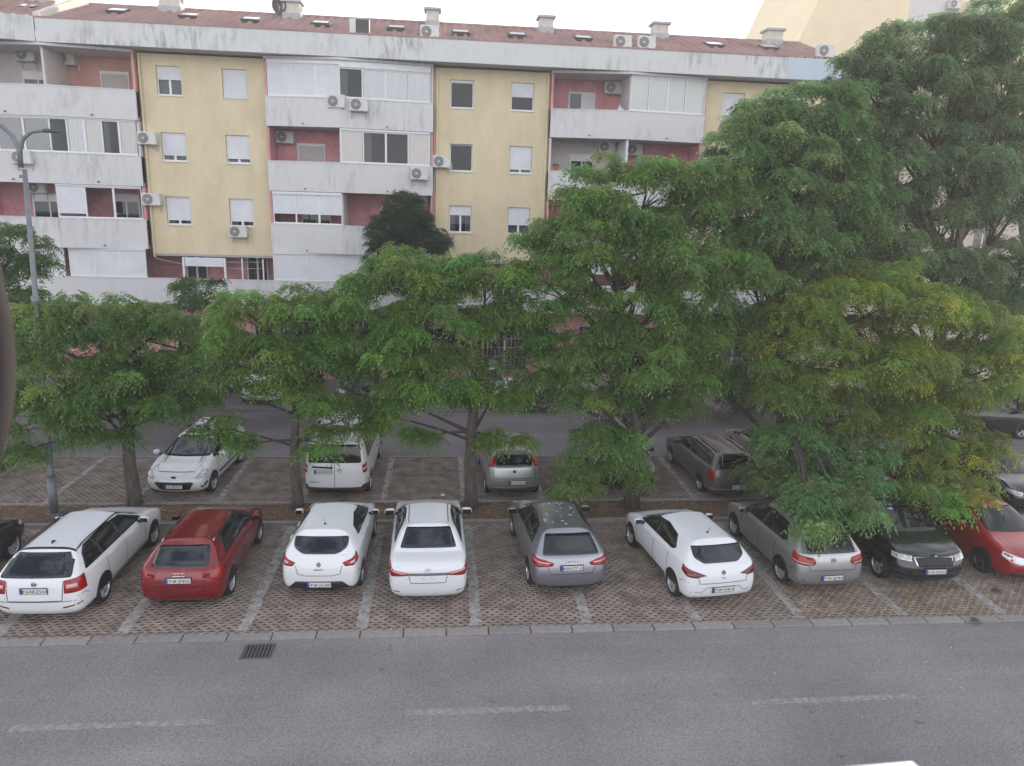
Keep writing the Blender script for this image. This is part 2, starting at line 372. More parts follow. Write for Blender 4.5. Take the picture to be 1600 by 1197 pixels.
pav = sheet('paving', -30, 45, Y1-.004, Y1+.008, -.02, 'cell_soil')
y0 = Y1+.055
n_r = int((Y2-Y1)/S)
tag(field('paver_rows', range(2, n_r), -14, 24, y0, .025, .060, pav), kind='stuff')
for k in range(2):
    me = fast_mesh('paver', *ribbon(k, -P/2+.003, P/2-.003, .0245, .060, np.pi*(k % 2), 0, 0)); me.materials.append(MATS['paver'])
    for j in range(148):
        o = bpy.data.objects.new('paver', me); col.objects.link(o); o.parent = pav
        o.location = (-9.4+j*P, y0+k*S, rnd.uniform(-.002, .003)); o.rotation_euler = (0, 0, rnd.uniform(-.01, .01))
pav2 = sheet('far_paving', -30, 45, Y3+.004, Y3+.012, -.02, 'cell_soil')
tag(field('paver_rows', range(0, int((Y4-.1-Y3)/S)-0), -16, 26, Y3+.06, .05, .066, pav2), kind='stuff')

# worn painted bay lines
def line_mat(name, c, lo, hi, sc):
    m = bpy.data.materials.new(name); m.use_nodes = True; nt = m.node_tree; L = nt.links; b = nt.nodes['Principled BSDF']; o = nt.nodes['Material Output']
    b.inputs['Base Color'].default_value = (*c, 1); b.inputs['Roughness'].default_value = .9
    tc = nd(nt, 'ShaderNodeTexCoord'); n = nd(nt, 'ShaderNodeTexNoise', Scale=sc, Detail=8); n.inputs['Roughness'].default_value = .75
    L.new(tc.outputs['Object'], n.inputs['Vector']); mr = nd(nt, 'ShaderNodeMapRange'); mr.inputs['From Min'].default_value = lo; mr.inputs['From Max'].default_value = hi
    mr.inputs['To Max'].default_value = .85
    L.new(n.outputs['Fac'], mr.inputs[0]); tr = nd(nt, 'ShaderNodeBsdfTransparent'); ms = nd(nt, 'ShaderNodeMixShader')
    L.new(mr.outputs[0], ms.inputs[0]); L.new(tr.outputs[0], ms.inputs[1]); L.new(b.outputs[0], ms.inputs[2]); L.new(ms.outputs[0], o.inputs[0])
    return m
MATS['bay_paint'] = line_mat('bay_paint', (.42, .40, .385), .30, .58, 5)
MATS['road_paint'] = line_mat('road_paint', (.38, .37, .37), .26, .62, 9)
def strip(name, x, ya, yb, w, z, m, horizontal=False):
    n = 60; V = []; 
    for i in range(n+1):
        t = ya+(yb-ya)*i/n; a = w/2*(1+rnd.uniform(-.22, .22)); b = w/2*(1+rnd.uniform(-.22, .22))
        V += [(x-a, t, z), (x+b, t, z)] if not horizontal else [(t, x+a, z), (t, x-b, z)]
    o = MB().add(V, [(2*i, 2*i+1, 2*i+3, 2*i+2) for i in range(n)]).build(name, m); tag(o, kind='structure'); return o
for k in range(-2, 14):
    x = -8.823+k*2.4
    strip('bay_line', x, Y1+.06, Y2-.1, .24, .0075, 'bay_paint')
    strip('bay_line', -11.3+k*2.4, Y3+.05, Y4-.12, .17, .0075, 'bay_paint')
for xa, xb, yy in ((-7.08, -3.78, 11.2), (-.62, 2.35, 11.25), (5.7, 8.9, 11.22), (-13.6, -10.3, 11.2), (12.1, 15.2, 11.2)):
    strip('centre_line_dash', yy, xa, xb, .15, -.024, 'road_paint', True)

# storm drain
dr = empty('storm_drain', (-3.56, 13.24, -.03)); tag(dr, 'rusty slotted iron storm drain grate set in the asphalt by the kerb', 'drain')
f = MB(); f.box(-.31, .31, -.26, -.225, -.02, .006); f.box(-.31, .31, .225, .26, -.02, .006); f.box(-.31, -.275, -.225, .225, -.02, .006); f.box(.275, .31, -.225, .225, -.02, .006)
f.build('drain_frame', 'cast_iron', dr)
MB().box(-.272, .272, -.222, .222, .003, .005).build('drain_pit', 'black', dr)
bar = MB().box(-.012, .012, -.225, .225, -.01, .007).mesh('grate_bar'); bar.materials.append(MATS['cast_iron'])
for k in range(8):
    o = bpy.data.objects.new('grate_bar', bar); col.objects.link(o); o.parent = dr; o.location = (-.245+.07*k, 0, 0)

# ------------------------------------------------------------------ apartment building
FY = 36.0
bld = empty('apartment_building', (0, FY, 0))
tag(bld, 'long four storey yellow apartment block with white balcony bands and red metal roof', 'building')
def slat_sheet(fr, x0, x1, z0, z1, y=0, pitch=.09, dep=.018):
    """roller shutter curtain: stacked slats with a lip each"""
    n = max(2, int((z1-z0)/pitch)); vs = []; fs = []
    o, ux, uy = fr
    def P3(x, yy, z): return (o[0]+ux[0]*x+uy[0]*yy, o[1]+ux[1]*x+uy[1]*yy, z)
    for i in range(n):
        za = z0+(z1-z0)*i/n; zb_ = z0+(z1-z0)*(i+1)/n
        b = len(vs); vs += [P3(x0, y-dep, za), P3(x1, y-dep, za), P3(x1, y-.001, zb_), P3(x0, y-.001, zb_), P3(x0, y, za), P3(x1, y, za)]
        fs += [(b, b+1, b+2, b+3), (b+4, b+5, b+1, b)]
    return MB().add(vs, fs)
ID = ((0, 0), (1, 0), (0, 1))
def seg_frame(p0, p1):
    d = Vector((p1[0]-p0[0], p1[1]-p0[1])); L = d.length; d /= L
    return (p0, (d.x, d.y), (-d.y, d.x)), L

def curtain(fr, a, b, z0, z1, y, m, parent):
    n = max(6, int((b-a)/.05)); o, ux, uy = fr; vs = []
    for i in range(n+1):
        x = a+(b-a)*i/n; yy = y+.02*math.sin(i*1.9)+.012*math.sin(i*.7)
        for z in (z0, z1): vs.append((o[0]+ux[0]*x+uy[0]*yy, o[1]+ux[1]*x+uy[1]*yy, z))
    return MB().add(vs, [(2*i, 2*i+2, 2*i+3, 2*i+1) for i in range(n)]).build('curtain', m, parent, smooth=True)
def window(parent, x0, x1, z0, z1, sh=.45, kind='two', y=.14, pane='glass_house'):
    """recessed PVC window: frame > panes, shutter; sh = share covered by the shutter"""
    w = MB(); t = .055
    w.box(x0, x1, y-.03, y+.03, z0, z0+t); w.box(x0, x1, y-.03, y+.03, z1-t, z1)
    w.box(x0, x0+t, y-.03, y+.03, z0+t, z1-t); w.box(x1-t, x1, y-.03, y+.03, z0+t, z1-t)
    if kind == 'two': w.box((x0+x1)/2-.05, (x0+x1)/2+.05, y-.025, y+.028, z0+t, z1-t)
    w.box(x0-.04, x1+.04, -.05, y-.035, z0-.045, z0-.005)
    fo = w.build('window', 'white_frame', parent)
    if kind == 'two':
        xm = (x0+x1)/2
        for a, b in ((x0+t, xm-.05), (xm+.05, x1-t)): MB().box(a, b, y-.004, y+.004, z0+t, z1-t).build('pane', pane, fo)
        if sh < .95:
            if rnd.random() < .6: curtain(ID, x0+t, x1-t, z0+t, z1-t, y+.09, 'curtain_white', fo)
            else:
                curtain(ID, x0+t, x0+.3, z0+t, z1-t, y+.09, 'curtain_white', fo); curtain(ID, x1-.3, x1-t, z0+t, z1-t, y+.09, 'curtain_warm', fo)
    else: MB().box(x0+t, x1-t, y-.004, y+.004, z0+t, z1-t).build('pane', pane, fo)
    if sh > 0:
        zb = z1-.01-(z1-z0-.04)*sh
        slat_sheet(ID, x0+.015, x1-.015, zb, z1-.005, y-.045).build('shutter', 'shutter', fo)
    return fo

def wall_holes(x0, x1, z0, z1, holes, ya=0, yb=.3):
    xs = sorted({x0, x1, *[h[0] for h in holes], *[h[1] for h in holes]}); zs = sorted({z0, z1, *[h[2] for h in holes], *[h[3] for h in holes]})
    m = MB()
    for a, b in zip(xs, xs[1:]):
        run = None
        for c, d in zip(zs, zs[1:]):
            inside = any(h[0] <= a and b <= h[1] and h[2] <= c and d <= h[3] for h in holes)
            if not inside: run = (run[0], d) if run else (c, d)
            if inside and run: m.box(a, b, ya, yb, *run); run = None
        if run: m.box(a, b, ya, yb, *run)
    return m
ROWS = ((13.03, 14.25), (10.22, 11.45), (7.39, 8.65))
def yellow_bay(parent, x0, x1, cols, spec):
    holes = [(c, c+1.08, z0, z1) for c in cols for z0, z1 in ROWS]
    wall_holes(x0, x1, 6.06, 14.74, holes).build('yellow_wall', 'yellow_wall', parent)
    for i, (z0, z1) in enumerate(ROWS):
        for j, c in enumerate(cols):
            sh, kind, pane = spec[i][j]
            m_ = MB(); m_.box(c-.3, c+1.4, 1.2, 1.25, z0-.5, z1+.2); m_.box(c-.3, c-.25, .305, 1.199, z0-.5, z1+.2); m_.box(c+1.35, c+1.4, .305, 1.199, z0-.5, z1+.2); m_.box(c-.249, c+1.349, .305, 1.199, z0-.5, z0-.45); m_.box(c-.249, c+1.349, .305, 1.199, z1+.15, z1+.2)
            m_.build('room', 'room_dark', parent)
            window(parent, c+.003, c+1.077, z0+.003, z1-.003, sh, kind, pane=pane)
XA0, XA1 = -13.42, -7.95
XB0, XB1 = -.45, 4.92
XC0, XC1 = 12.30, 17.7
gh = 'glass_house'
yellow_bay(bld, XA0, XA1, (-12.67, -9.85), (((.47, 'two', gh), (1, 'two', gh)), ((.82, 'two', gh), (.86, 'two', gh)), ((.86, 'two', gh), (.84, 'two', gh))))
yellow_bay(bld, XB0, XB1, (.30, 3.10), (((.10, 'one', gh), (.52, 'one', gh)), ((.02, 'one', gh), (.88, 'two', gh)), ((.36, 'two', gh), (.68, 'two', gh))))
yellow_bay(bld, XC0, XC1, (13.2, 16.0), (((1, 'two', gh), (.5, 'two', gh)), ((.8, 'two', gh), (.3, 'two', gh)), ((.6, 'two', gh), (1, 'two', gh))))
# downpipes
for x in (-13.42+.09, XA1+.03, -.30, XB1-.10, XC0+.1):
    m = MB(); m.cyl((x, -.07, 5.9), (x, -.07, 14.7), .055)
    for z in (6.6, 8.4, 10.3, 12.1, 13.9): m.box(x-.07, x+.07, -.13, -.002, z, z+.04)
    m.build('downpipe', 'yellow_wall', bld)

# (parapet bottom, parapet top, opening top)
LV = {4: (11.88, 13.10, 14.68), 3: (9.06, 10.34, 11.86), 2: (6.28, 7.55, 9.04)}
ENDY, APY = -.40, -.90        # plan of the bowed balconies, from the wall plane
def parapet(parent, p0, p1, z0, z1, t=.12, spout=True):
    fr, L = seg_frame(p0, p1); m = MB(); m.box(0, L-.004, 0, t, z0, z1, fr); m.box(-.0, L-.004, -.02, t+.02, z1+.002, z1+.05, fr)
    o = m.build('balcony_parapet', 'parapet', parent)
    if spout:
        s = MB(); c = (p0[0]*.5+p1[0]*.5, p0[1]*.5+p1[1]*.5-.02); s.cyl((c[0], c[1]+.05, z0+.14), (c[0], c[1]-.10, z0+.12), .03)
        s.build('drain_spout', 'ac_dark', o)
def loggia(parent, x0, x1, z0, z1, wallm, depth=1.3, door=None, walls=(True, True)):
    """back wall, floor and side cheeks of a recessed balcony"""
    MB().box(x0+.002, x1-.002, depth, depth+.1, z0, z1).build('loggia_wall', wallm, parent)
    if walls[0]: MB().box(x0, x0+.1, -.3, depth-.002, z0, z1).build('side_wall', wallm, parent)
    if walls[1]: MB().box(x1-.1, x1, -.3, depth-.002, z0, z1).build('side_wall', wallm, parent)
    if door:
        for d in door:
            a, b, c, e, kind = d
            f = MB(); f.box(a, b, depth-.07, depth-.004, c, e)
            if kind == 'shutter':
                fo = f.build('door_frame', 'white_frame', parent); slat_sheet(ID, a+.05, b-.05, c+.04, e-.12, depth-.075).build('shutter', 'shutter_beige', fo)
            else:
                fo = f.build('door_frame', 'white_frame', parent)
                for i in range(2):
                    xa = a+.07+i*(b-a-.07)/2; xb = a+(i+1)*(b-a-.07)/2
                    if kind == 'half' and i == 1: MB().box(xa, xb, depth-.09, depth-.075, c+.05, e-.07).build('door_panel', 'shutter', fo)
                    else: MB().box(xa, xb, depth-.08, depth-.072, c+.05, e-(.35 if kind == 'box' else .07)).build('pane', 'glass', fo)
def glazing(parent, p0, p1, z0, z1, panes, mats, box=0.0, inset=.06):
    """white PVC balcony glazing along a straight parapet; panes = list of x fractions"""
    fr, L = seg_frame(p0, p1); t = .06; m = MB(); zt = z1-box
    if box: m.box(0, L, .0, .22, zt+.002, z1, fr)
    m.box(.0, L, inset, inset+.07, z0, z0+t, fr); m.box(0, L, inset, inset+.07, zt-t, zt, fr)
    n = len(mats); xs = [L*i/n for i in range(n+1)]
    for i, x in enumerate(xs):
        w = t if i % 2 else .09
        a = max(0, x-w/2); b = min(L, x+w/2)
        m.box(a, b, inset, inset+.07, z0+t, zt-t, fr)
        if i < n:
            pass
    fo = m.build('glazing_frame', 'white_frame', parent)
    for i in range(n):
        a, b = xs[i]+.045, xs[i+1]-.045
        if mats[i] is None: continue
        if mats[i].startswith('roll'):
            dn = float(mats[i][4:] or 1)
            slat_sheet(fr, a-.01, b+.01, zt-t-(zt-z0-2*t)*dn, zt-t, inset+.02, pitch=.075, dep=.016).build('shutter', 'shutter', fo)
        else:
            MB().box(a, b, inset+.03, inset+.038, z0+t, zt-t, fr).build('pane', 'glass_house' if mats[i] == 'glass' else mats[i], fo)
            if mats[i] in ('glass_pale', 'glass'):
                if mats[i] == 'glass_pale': curtain(fr, a, b, z0+t, zt-t, inset+.16, 'curtain_white', fo)
                elif rnd.random() < .6: curtain(fr, a, a+(b-a)*.35, z0+t, zt-t, inset+.16, 'curtain_white', fo)
            if mats[i] == 'glass_warm': curtain(fr, a, b, z0+t, zt-t, inset+.16, 'curtain_warm' if rnd.random() < .5 else 'curtain_white', fo)
def balcony(parent, xl, xm, xr, cells, ysh=0.0):
    for lv, (z0, z1, zt) in LV.items():
        pl, pm, pr = (xl, ENDY), (xm, APY), (xr, ENDY)
        parapet(parent, pl, pm, z0, z1); parapet(parent, pm, pr, z0, z1)
        # floor slab / ceiling of the level below
        MB().add([(xl+.02, ENDY+.13, z), (xm, APY+.13, z), (xr-.02, ENDY+.13, z), (xr-.02, 1.3, z), (xl+.02, 1.3, z)] if 0 else
                 [(x, y, z) for z in (z0+.002, z0+.15) for x, y in ((xl+.02, ENDY+.13), (xm, APY+.13), (xr-.02, ENDY+.13), (xr-.02, 1.3), (xl+.02, 1.3))],
                 [(4, 3, 2, 1, 0), (5, 6, 7, 8, 9)]+[(i, (i+1) % 5, 5+(i+1) % 5, 5+i) for i in range(5)]).build('balcony_slab', 'slab', parent)
        m = MB(); m.box(xm-.05, xm+.05, APY+.14, 1.29, z0+.16, zt-.002); m.build('party_wall', 'white_frame' if lv == 3 else 'pale_wall', parent)
        for side, (a, b) in enumerate(((pl, pm), (pm, pr))):
            kind = cells[lv][side]
            wm, door, gl = kind
            x0, x1 = a[0], b[0]
            loggia(parent, x0+(.05 if side else 0), x1-(0 if side else .05), z0+.16, zt, wm, door=door, walls=(side == 0, side == 1))
            if gl: glazing(parent, (a[0]+.12*(side == 0), a[1]), (b[0]-.12*(side == 1), b[1]), z1+.052, zt, None, gl[0], gl[1])
            else:
                pass
        MB().box(xl, xl+.13, ENDY+.01, -.0, z0+.155, z1).build('balcony_cheek', 'parapet', parent)
        MB().box(xr-.13, xr, ENDY+.01, -.0, z0+.155, z1).build('balcony_cheek', 'parapet', parent)
    # the head slab under the eaves follows the bow
    MB().add([(x, y, z) for z in (14.69, 14.80) for x, y in ((xl, ENDY), (xm, APY-.12), (xr, ENDY), (xr, 1.4), (xl, 1.4))],
             [(4, 3, 2, 1, 0), (5, 6, 7, 8, 9)]+[(i, (i+1) % 5, 5+(i+1) % 5, 5+i) for i in range(5)]).build('head_slab', 'parapet', parent)
pk, sl, pw = 'pink_wall', 'salmon_wall', 'pale_wall'
# balcony stack B, between the two yellow bays
balcony(bld, -7.93, -4.60, -.47, {
    4: ((pk, None, (['roll', 'roll', 'roll'], .16)), (pw, [(-3.9, -2.6, 12.1, 14.2, 'glass')], (['glass', 'glass_pale', 'glass_pale', 'glass_pale'], .26))),
    3: ((pk, [(-6.9, -5.6, 9.3, 11.3, 'shutter')], None), (pk, None, (['glass_warm', 'glass', 'glass', 'glass_warm'], .08))),
    2: ((pk, [(-6.8, -5.4, 6.5, 8.5, 'glass')], (['roll.68', 'roll.68', 'roll.68'], .12)), (pk, [(-3.0, -2.1, 6.5, 8.5, 'shutter')], None))})
# balcony stack C
balcony(bld, 4.94, 8.55, 12.28, {
    4: ((pk, [(6.0, 7.3, 12.1, 14.15, 'half')], None), (pw, None, (['glass_white', 'glass_white', 'glass_white', 'glass_white'], .04))),
    3: ((pw, [(6.2, 7.4, 9.3, 11.3, 'box')], None), (pk, [(9.5, 10.6, 9.3, 11.2, 'shutter')], None)),
    2: ((pk, [(6.2, 7.4, 6.5, 8.5, 'glass')], None), (pw, None, (['roll', 'glass', 'glass'], .1)))})
# stack 0, at the bend of the building (left half belongs to the wing)
XW = -17.0
balcony(bld, XW-3.6, XW, -13.46, {
    4: ((pw, [(-18.9, -17.6, 12.2, 13.95, 'box')], None), (sl, [(-15.55, -14.3, 12.1, 14.1, 'shutter')], None)),
    3: ((pk, None, ([None, 'glass_warm', 'glass_warm'], .03)), (pw, None, (['glass', 'glass_pale', 'glass_warm', 'glass', 'glass_warm'], .03))),
    2: ((pk, [(-19.1, -17.6, 6.5, 8.6, 'box')], None), (pk, [(-15.5, -14.3, 6.5, 8.7, 'box')], (['roll.9', None, None], .05)))})
# first floor band: one continuous parapet, recessed flats behind
fb = MB(); fb.box(-26, 18.5, -.62, -.48, 3.66, 4.93); fb.box(-26, 18.5, -.64, -.46, 4.932, 4.98); fb.build('first_floor_parapet', 'parapet', bld)
MB().box(-26, 18.5, -.47, 1.7, 3.68, 3.9).build('first_floor_slab', 'slab', bld)
MB().box(-26, 18.4, 1.72, 1.85, 0, 14.6).build('core_wall', 'pink_wall', bld)
MB().box(XA0, XA1, .01, 1.7, 5.96, 6.055).build('bay_soffit', 'slab', bld)
MB().box(XB0, XB1, .01, 1.7, 5.96, 6.055).build('bay_soffit', 'slab', bld)
MB().box(XC0, XC1, .01, 1.7, 5.96, 6.055).build('bay_soffit', 'slab', bld)
def first_floor():
    z0, z1 = 4.985, 6.27
    glazing(bld, (-16.9, -.62), (-13.55, -.62), z0, z1, None, ['roll', 'roll', 'roll'], .06)
    glazing(bld, (-20, -.62), (-17.1, -.62), z0, z1, None, ['roll', 'roll', 'roll'], .06)
    glazing(bld, (-7.85, -.62), (-3.0, -.62), z0, z1, None, ['roll', 'roll', 'roll'], .06)
    glazing(bld, (-2.9, -.62), (-.5, -.62), z0, z1, None, ['glass', 'glass_pale'], .06)
    glazing(bld, (6.2, -.62), (9.4, -.62), z0, z1, None, ['glass_pale', 'roll.5', 'glass'], .06)
    # posts and door frames of the open loggia under yellow bay A
    for x, w in ((-11.95, .09), (-10.1, .09), (-9.3, .05), (-8.35, .05)): MB().box(x, x+w, -.55, -.46, 4.99, 5.95).build('loggia_post', 'white_frame', bld)
    slat_sheet(ID, -11.84, -10.12, 5.55, 5.95, -.5).build('shutter', 'shutter', bld)
    for x in (-12.5, -9.6): window(bld, x, x+1.0, 4.2, 5.9, 0, 'two', 1.65)
    for k, (a, b) in enumerate((((-13.2, 5.85), (-11.9, 5.6)), ((-10.0, 5.75), (-8.3, 5.8)), ((-10.0, 5.45), (-8.3, 5.5)))):
        MB().cyl((a[0], -.3, a[1]), (b[0], -.3, b[1]), .008, n=4).build('clothes_line', 'white_frame', bld)
first_floor()
# ground floor: shops behind the parked cars
gw = wall_holes(-26, 18.5, 0, 3.66, [(x, x+2.4, .5, 2.9) for x in (-24, -20.5, -16.6, -12.9, -9.2, -5.4, -1.6, 2.0, 6.9, 10.4, 14)], .5, .8)
gw.build('shop_wall', 'pink_wall', bld)
for x in (-24, -20.5, -16.6, -12.9, -9.2, -5.4, -1.6, 2.0, 6.9, 10.4, 14):
    f = MB(); f.box(x, x+2.4, .60, .66, .5, .56); f.box(x, x+2.4, .60, .66, 2.84, 2.9)
    for q in (0, 1.17, 2.34): f.box(x+q, x+q+.06, .60, .66, .56, 2.84)
    so = f.build('shop_window', 'white_frame', bld)
    MB().box(x+.06, x+2.34, .63, .64, .56, 2.84).build('pane', 'glass_house', so)
    g = MB()
    for q in range(12): g.box(x+.1+q*.2, x+.115+q*.2, .52, .535, .52, 2.88)
    for q in range(5): g.box(x+.02, x+2.38, .536, .55, .8+q*.45, .815+q*.45)
    g.build('window_grille', 'white_frame', so)
# eaves fascia
fz0, fz1 = 14.81, 15.74
MB().box(XW-.02, 15.75, -1.04, -.90, fz0, fz1).build('eaves_fascia', 'fascia', bld)
MB().box(XW-.02, 15.75, -1.07, -.88, fz1+.002, fz1+.06).build('eaves_cap', 'roof_red', bld)
MB().box(15.76, 18.6, -1.04, -.90, fz0, fz1).build('eaves_fascia', 'fascia_blue', bld)
MB().box(XW-4, 18.6, -.895, 2.6, 14.82, 14.95).build('eaves_slab', 'slab', bld)
# ribbed metal roof
def roof(parent, x0, x1, name='roof'):
    per = .46; n = int((x1-x0)/per); prof = []
    for k in range(n):
        x = x0+k*per; prof += [(x, 0), (x+.26, 0), (x+.31, .085), (x+.41, .085)]
    prof.append((x1, 0)); prof = np.array(prof)
    rows = []; nr = 13
    for r in range(nr+1):
        t = r/nr; y = -.92+t*4.95; z = 15.72+t*1.72
        rows.append((y, z)); 
        if 0 < r < nr: rows.append((y+.002, z+.022))
    V = np.array([(p[0], y, z+p[1]) for y, z in rows for p in prof]); m_ = len(prof); i = np.arange(m_-1)
    Fq = np.concatenate([np.stack([i+r*m_, i+1+r*m_, i+1+(r+1)*m_, i+(r+1)*m_], -1) for r in range(len(rows)-1)])
    o = obj(name, fast_mesh(name, V, Fq), 'roof_red', parent); return o
rf = roof(bld, XW+.12, 18.6)
MB().cyl((XW+.1, 4.04, 17.46), (18.6, 4.04, 17.46), .09, n=8).build('ridge_cap', 'roof_red', bld)
MB().add([(XW, 4.06, 17.44), (18.6, 4.06, 17.44), (18.6, 9, 15.7), (XW, 9, 15.7)], [(0, 1, 2, 3)]).build('rear_roof', 'roof_red', bld)
MB().box(XW-6, 18.6, 8.7, 9, 0, 15.7).build('rear_wall', 'yellow_wall', bld)
# fire wall parapet where the building bends
wv = []
for y, z in ((-.9, 15.75), (4.3, 17.75)):
    for x in (-.13, .13): wv += [(XW+x-.0, y, z-.5), (XW+x, y, z+.22)]
MB().add(wv, [(0, 1, 3, 2), (4, 6, 7, 5), (1, 5, 7, 3), (0, 2, 6, 4), (0, 4, 5, 1), (2, 3, 7, 6)]).build('fire_wall', 'chimney', bld)
# wing to the left, bent back
wing = empty('building_wing', (XW-.03, FY-1.04, 0), 0)
tag(wing, 'end wing of the apartment block bending away at the left edge of the view', 'building')
wing.rotation_euler = (0, 0, R(13.0))
MB().box(-14, -.03, 0, .14, fz0, fz1+.05).build('eaves_fascia', 'fascia', wing)
rw = roof(wing, -14, -.1); rw.location = (0, .95, 0)
MB().box(-14, -3.9, 2.2, 2.4, 0, 14.8).build('wing_wall', 'pale_wall', wing)

# skylights and hatches lying in the roof
def roof_pt(px, py):
    d = ray(px, py)      # intersect roof plane: z = 15.76 + (y-35.08)*.3475
    k = 1.72/4.95; y0r = FY-.92
    t = (15.77-k*y0r-CAM_H)/(d.z-k*d.y); return Vector((d.x*t, d.y*t-FY, CAM_H+d.z*t))
sa = math.atan(1.72/4.95)
def skylight(px, py, w, glassm='glass_pale', lift=.0):
    p = roof_pt(px, py); fo = MB()
    h = .75
    c, s = math.cos(sa), math.sin(sa)
    def tp(u, v, n): return (p.x+u, p.y+v*c-n*s, p.z+v*s+n*c)
    def bx(u0, u1, v0, v1, n0, n1):
        vs = [tp(u, v, n) for n in (n0, n1) for u, v in ((u0, v0), (u1, v0), (u1, v1), (u0, v1))]
        return MB().add(vs, [(3, 2, 1, 0), (4, 5, 6, 7), (0, 1, 5, 4), (1, 2, 6, 5), (2, 3, 7, 6), (3, 0, 4, 7)])
    o = bx(-w/2, w/2, -h/2, h/2, .0, .12).build('skylight', 'ac_dark', bld)
    bx(-w/2+.08, w/2-.08, -h/2+.08, h/2-.08, .122, .135).build('pane', 'glass' if glassm == 'glass_house' else 'glass_white', o)
for px, py, g_ in ((45, 13, 'glass_white'), (185, 19.5, 'glass_white'), (297, 27, 'glass_white'), (394, 33, 'glass_pale'), (502, 39, 'glass_house'), (620, 46, 'glass_house'), (720, 53, 'glass_house'), (808, 57, 'glass_house'), (911, 62, 'glass_house'), (1115, 72, 'glass_white'), (1200, 76, 'glass_white')):
    skylight(px, py, .85, g_)
# chimneys on the ridge
for px, pt, w in ((267, -12, .95), (457, 3, .78), (676, 15, .62), (853, 27, .68), (1031, 37, .74), (1208, 47, .80), (60, -40, .8)):
    c = at(px, pt, 39.3); x, zt = c.x, c.z
    m = MB(); m.box(x-w/2, x+w/2, 2.95, 3.65, 16.6, zt-.1)
    o = m.build('chimney', 'chimney', bld)
    MB().box(x-w/2-.1, x+w/2+.1, 2.82, 3.78, zt-.098, zt).build('chimney_cap', 'slab', o)
    MB().box(x-w/2-.04, x+w/2+.04, 2.90, 3.70, 16.5, 17.35).build('chimney_flashing', 'slab', o)
    MB().box(x+w/2, x+w/2+.005, 3.1, 3.5, zt-.45, zt-.2).build('flue_opening', 'black', o)

# tall yellow building behind, right
tb = empty('tall_building', (25, 50, 0)); tag(tb, 'tall sunlit yellow building rising behind the roof at upper right', 'building')
a_ = at(1235, 66, 50); b_ = at(1272, -6, 50)
slope = (b_.x-a_.x)/(b_.z-a_.z)
zt = 26
x0 = a_.x-25
MB().add([(x, y, z) for y in (0, 12) for x, z in ((x0-(a_.z-0)*0, 0), (x0, a_.z-1.2), (x0+slope*(zt-a_.z)+.3, zt), (40, zt), (40, 0))],
         [(0, 4, 3, 2, 1), (5, 6, 7, 8, 9)]+[(i, (i+1) % 5, 5+(i+1) % 5, 5+i) for i in range(5)]).build('gable_wall', 'yellow_tall', tb)
g0 = at(1420, 20, 50).x-25; g1 = at(1500, 20, 50).x-25
MB().box(g0, g1, -.012, .0, 8, 25.8).build('plain_panel', 'grey_wall', tb)
rb = empty('side_building', (21.7, 41.6, 0)); tag(rb, 'pale cream building standing behind the big trees at right', 'building')
m = wall_holes(-3, 30, 0, 15, [(x, x+1.2, z, z+1.3) for x in (-1.5, 2, 5.5, 9, 12.5, 16, 19.5, 23) for z in (1.2, 4.2, 7.2, 10.2, 13)], -5.5, -5.1)
m.build('cream_wall', 'cream_wall', rb)
for x in (-1.5, 2, 5.5, 9, 12.5, 16, 19.5, 23):
    for z in (1.2, 4.2, 7.2, 10.2, 13):
        f = MB(); f.box(x, x+1.2, -5.35, -5.3, z, z+.06); f.box(x, x+1.2, -5.35, -5.3, z+1.24, z+1.3)
        for q in (0, .57, 1.14): f.box(x+q, x+q+.06, -5.35, -5.3, z+.06, z+1.24)
        o = f.build('window', 'white_frame', rb); MB().box(x+.06, x+1.14, -5.33, -5.32, z+.06, z+1.24).build('pane', 'glass_house', o)

# ------------------------------------------------------------------ air conditioners
def make_ac():
    r = empty('air_conditioner')
    MB().box(-.40, .40, -.30, 0, 0, .55).build('casing', 'ac_white', r, bevel=.02)
    f = MB(); n = 24
    for rr in (.225, .18, .135, .09, .045):
        pts = [(-.13+rr*math.cos(2*math.pi*k/n), -.312, .275+rr*math.sin(2*math.pi*k/n)) for k in range(n+1)]; f.tube(pts, .007, 4)
    for k in range(6):
        a = math.pi*k/6; f.cyl((-.13-.225*math.cos(a), -.313, .275-.225*math.sin(a)), (-.13+.225*math.cos(a), -.313, .275+.225*math.sin(a)), .004, n=4)
    f.build('fan_grille', 'ac_white', r)
    d = MB(); d.cyl((-.13, -.306, .275), (-.13, -.302, .275), .23, n=24); d.build('fan_opening', 'ac_dark', r)
    MB().cyl((-.13, -.322, .275), (-.13, -.307, .275), .05, n=10).build('fan_hub', 'ac_white', r)
    b = MB()
    for x in (-.3, .3): b.box(x-.02, x+.02, -.34, .02, -.04, -.003); b.box(x-.02, x+.02, .0, .02, -.3, -.041)
    b.build('bracket', 'slab', r)
    p = MB(); p.tube([(.40, -.1, .3), (.46, -.1, .25), (.47, -.03, .1), (.47, .0, -.2)], .018, 6); p.build('pipe', 'white_frame', r)
    return r
acp = make_ac(); used = False
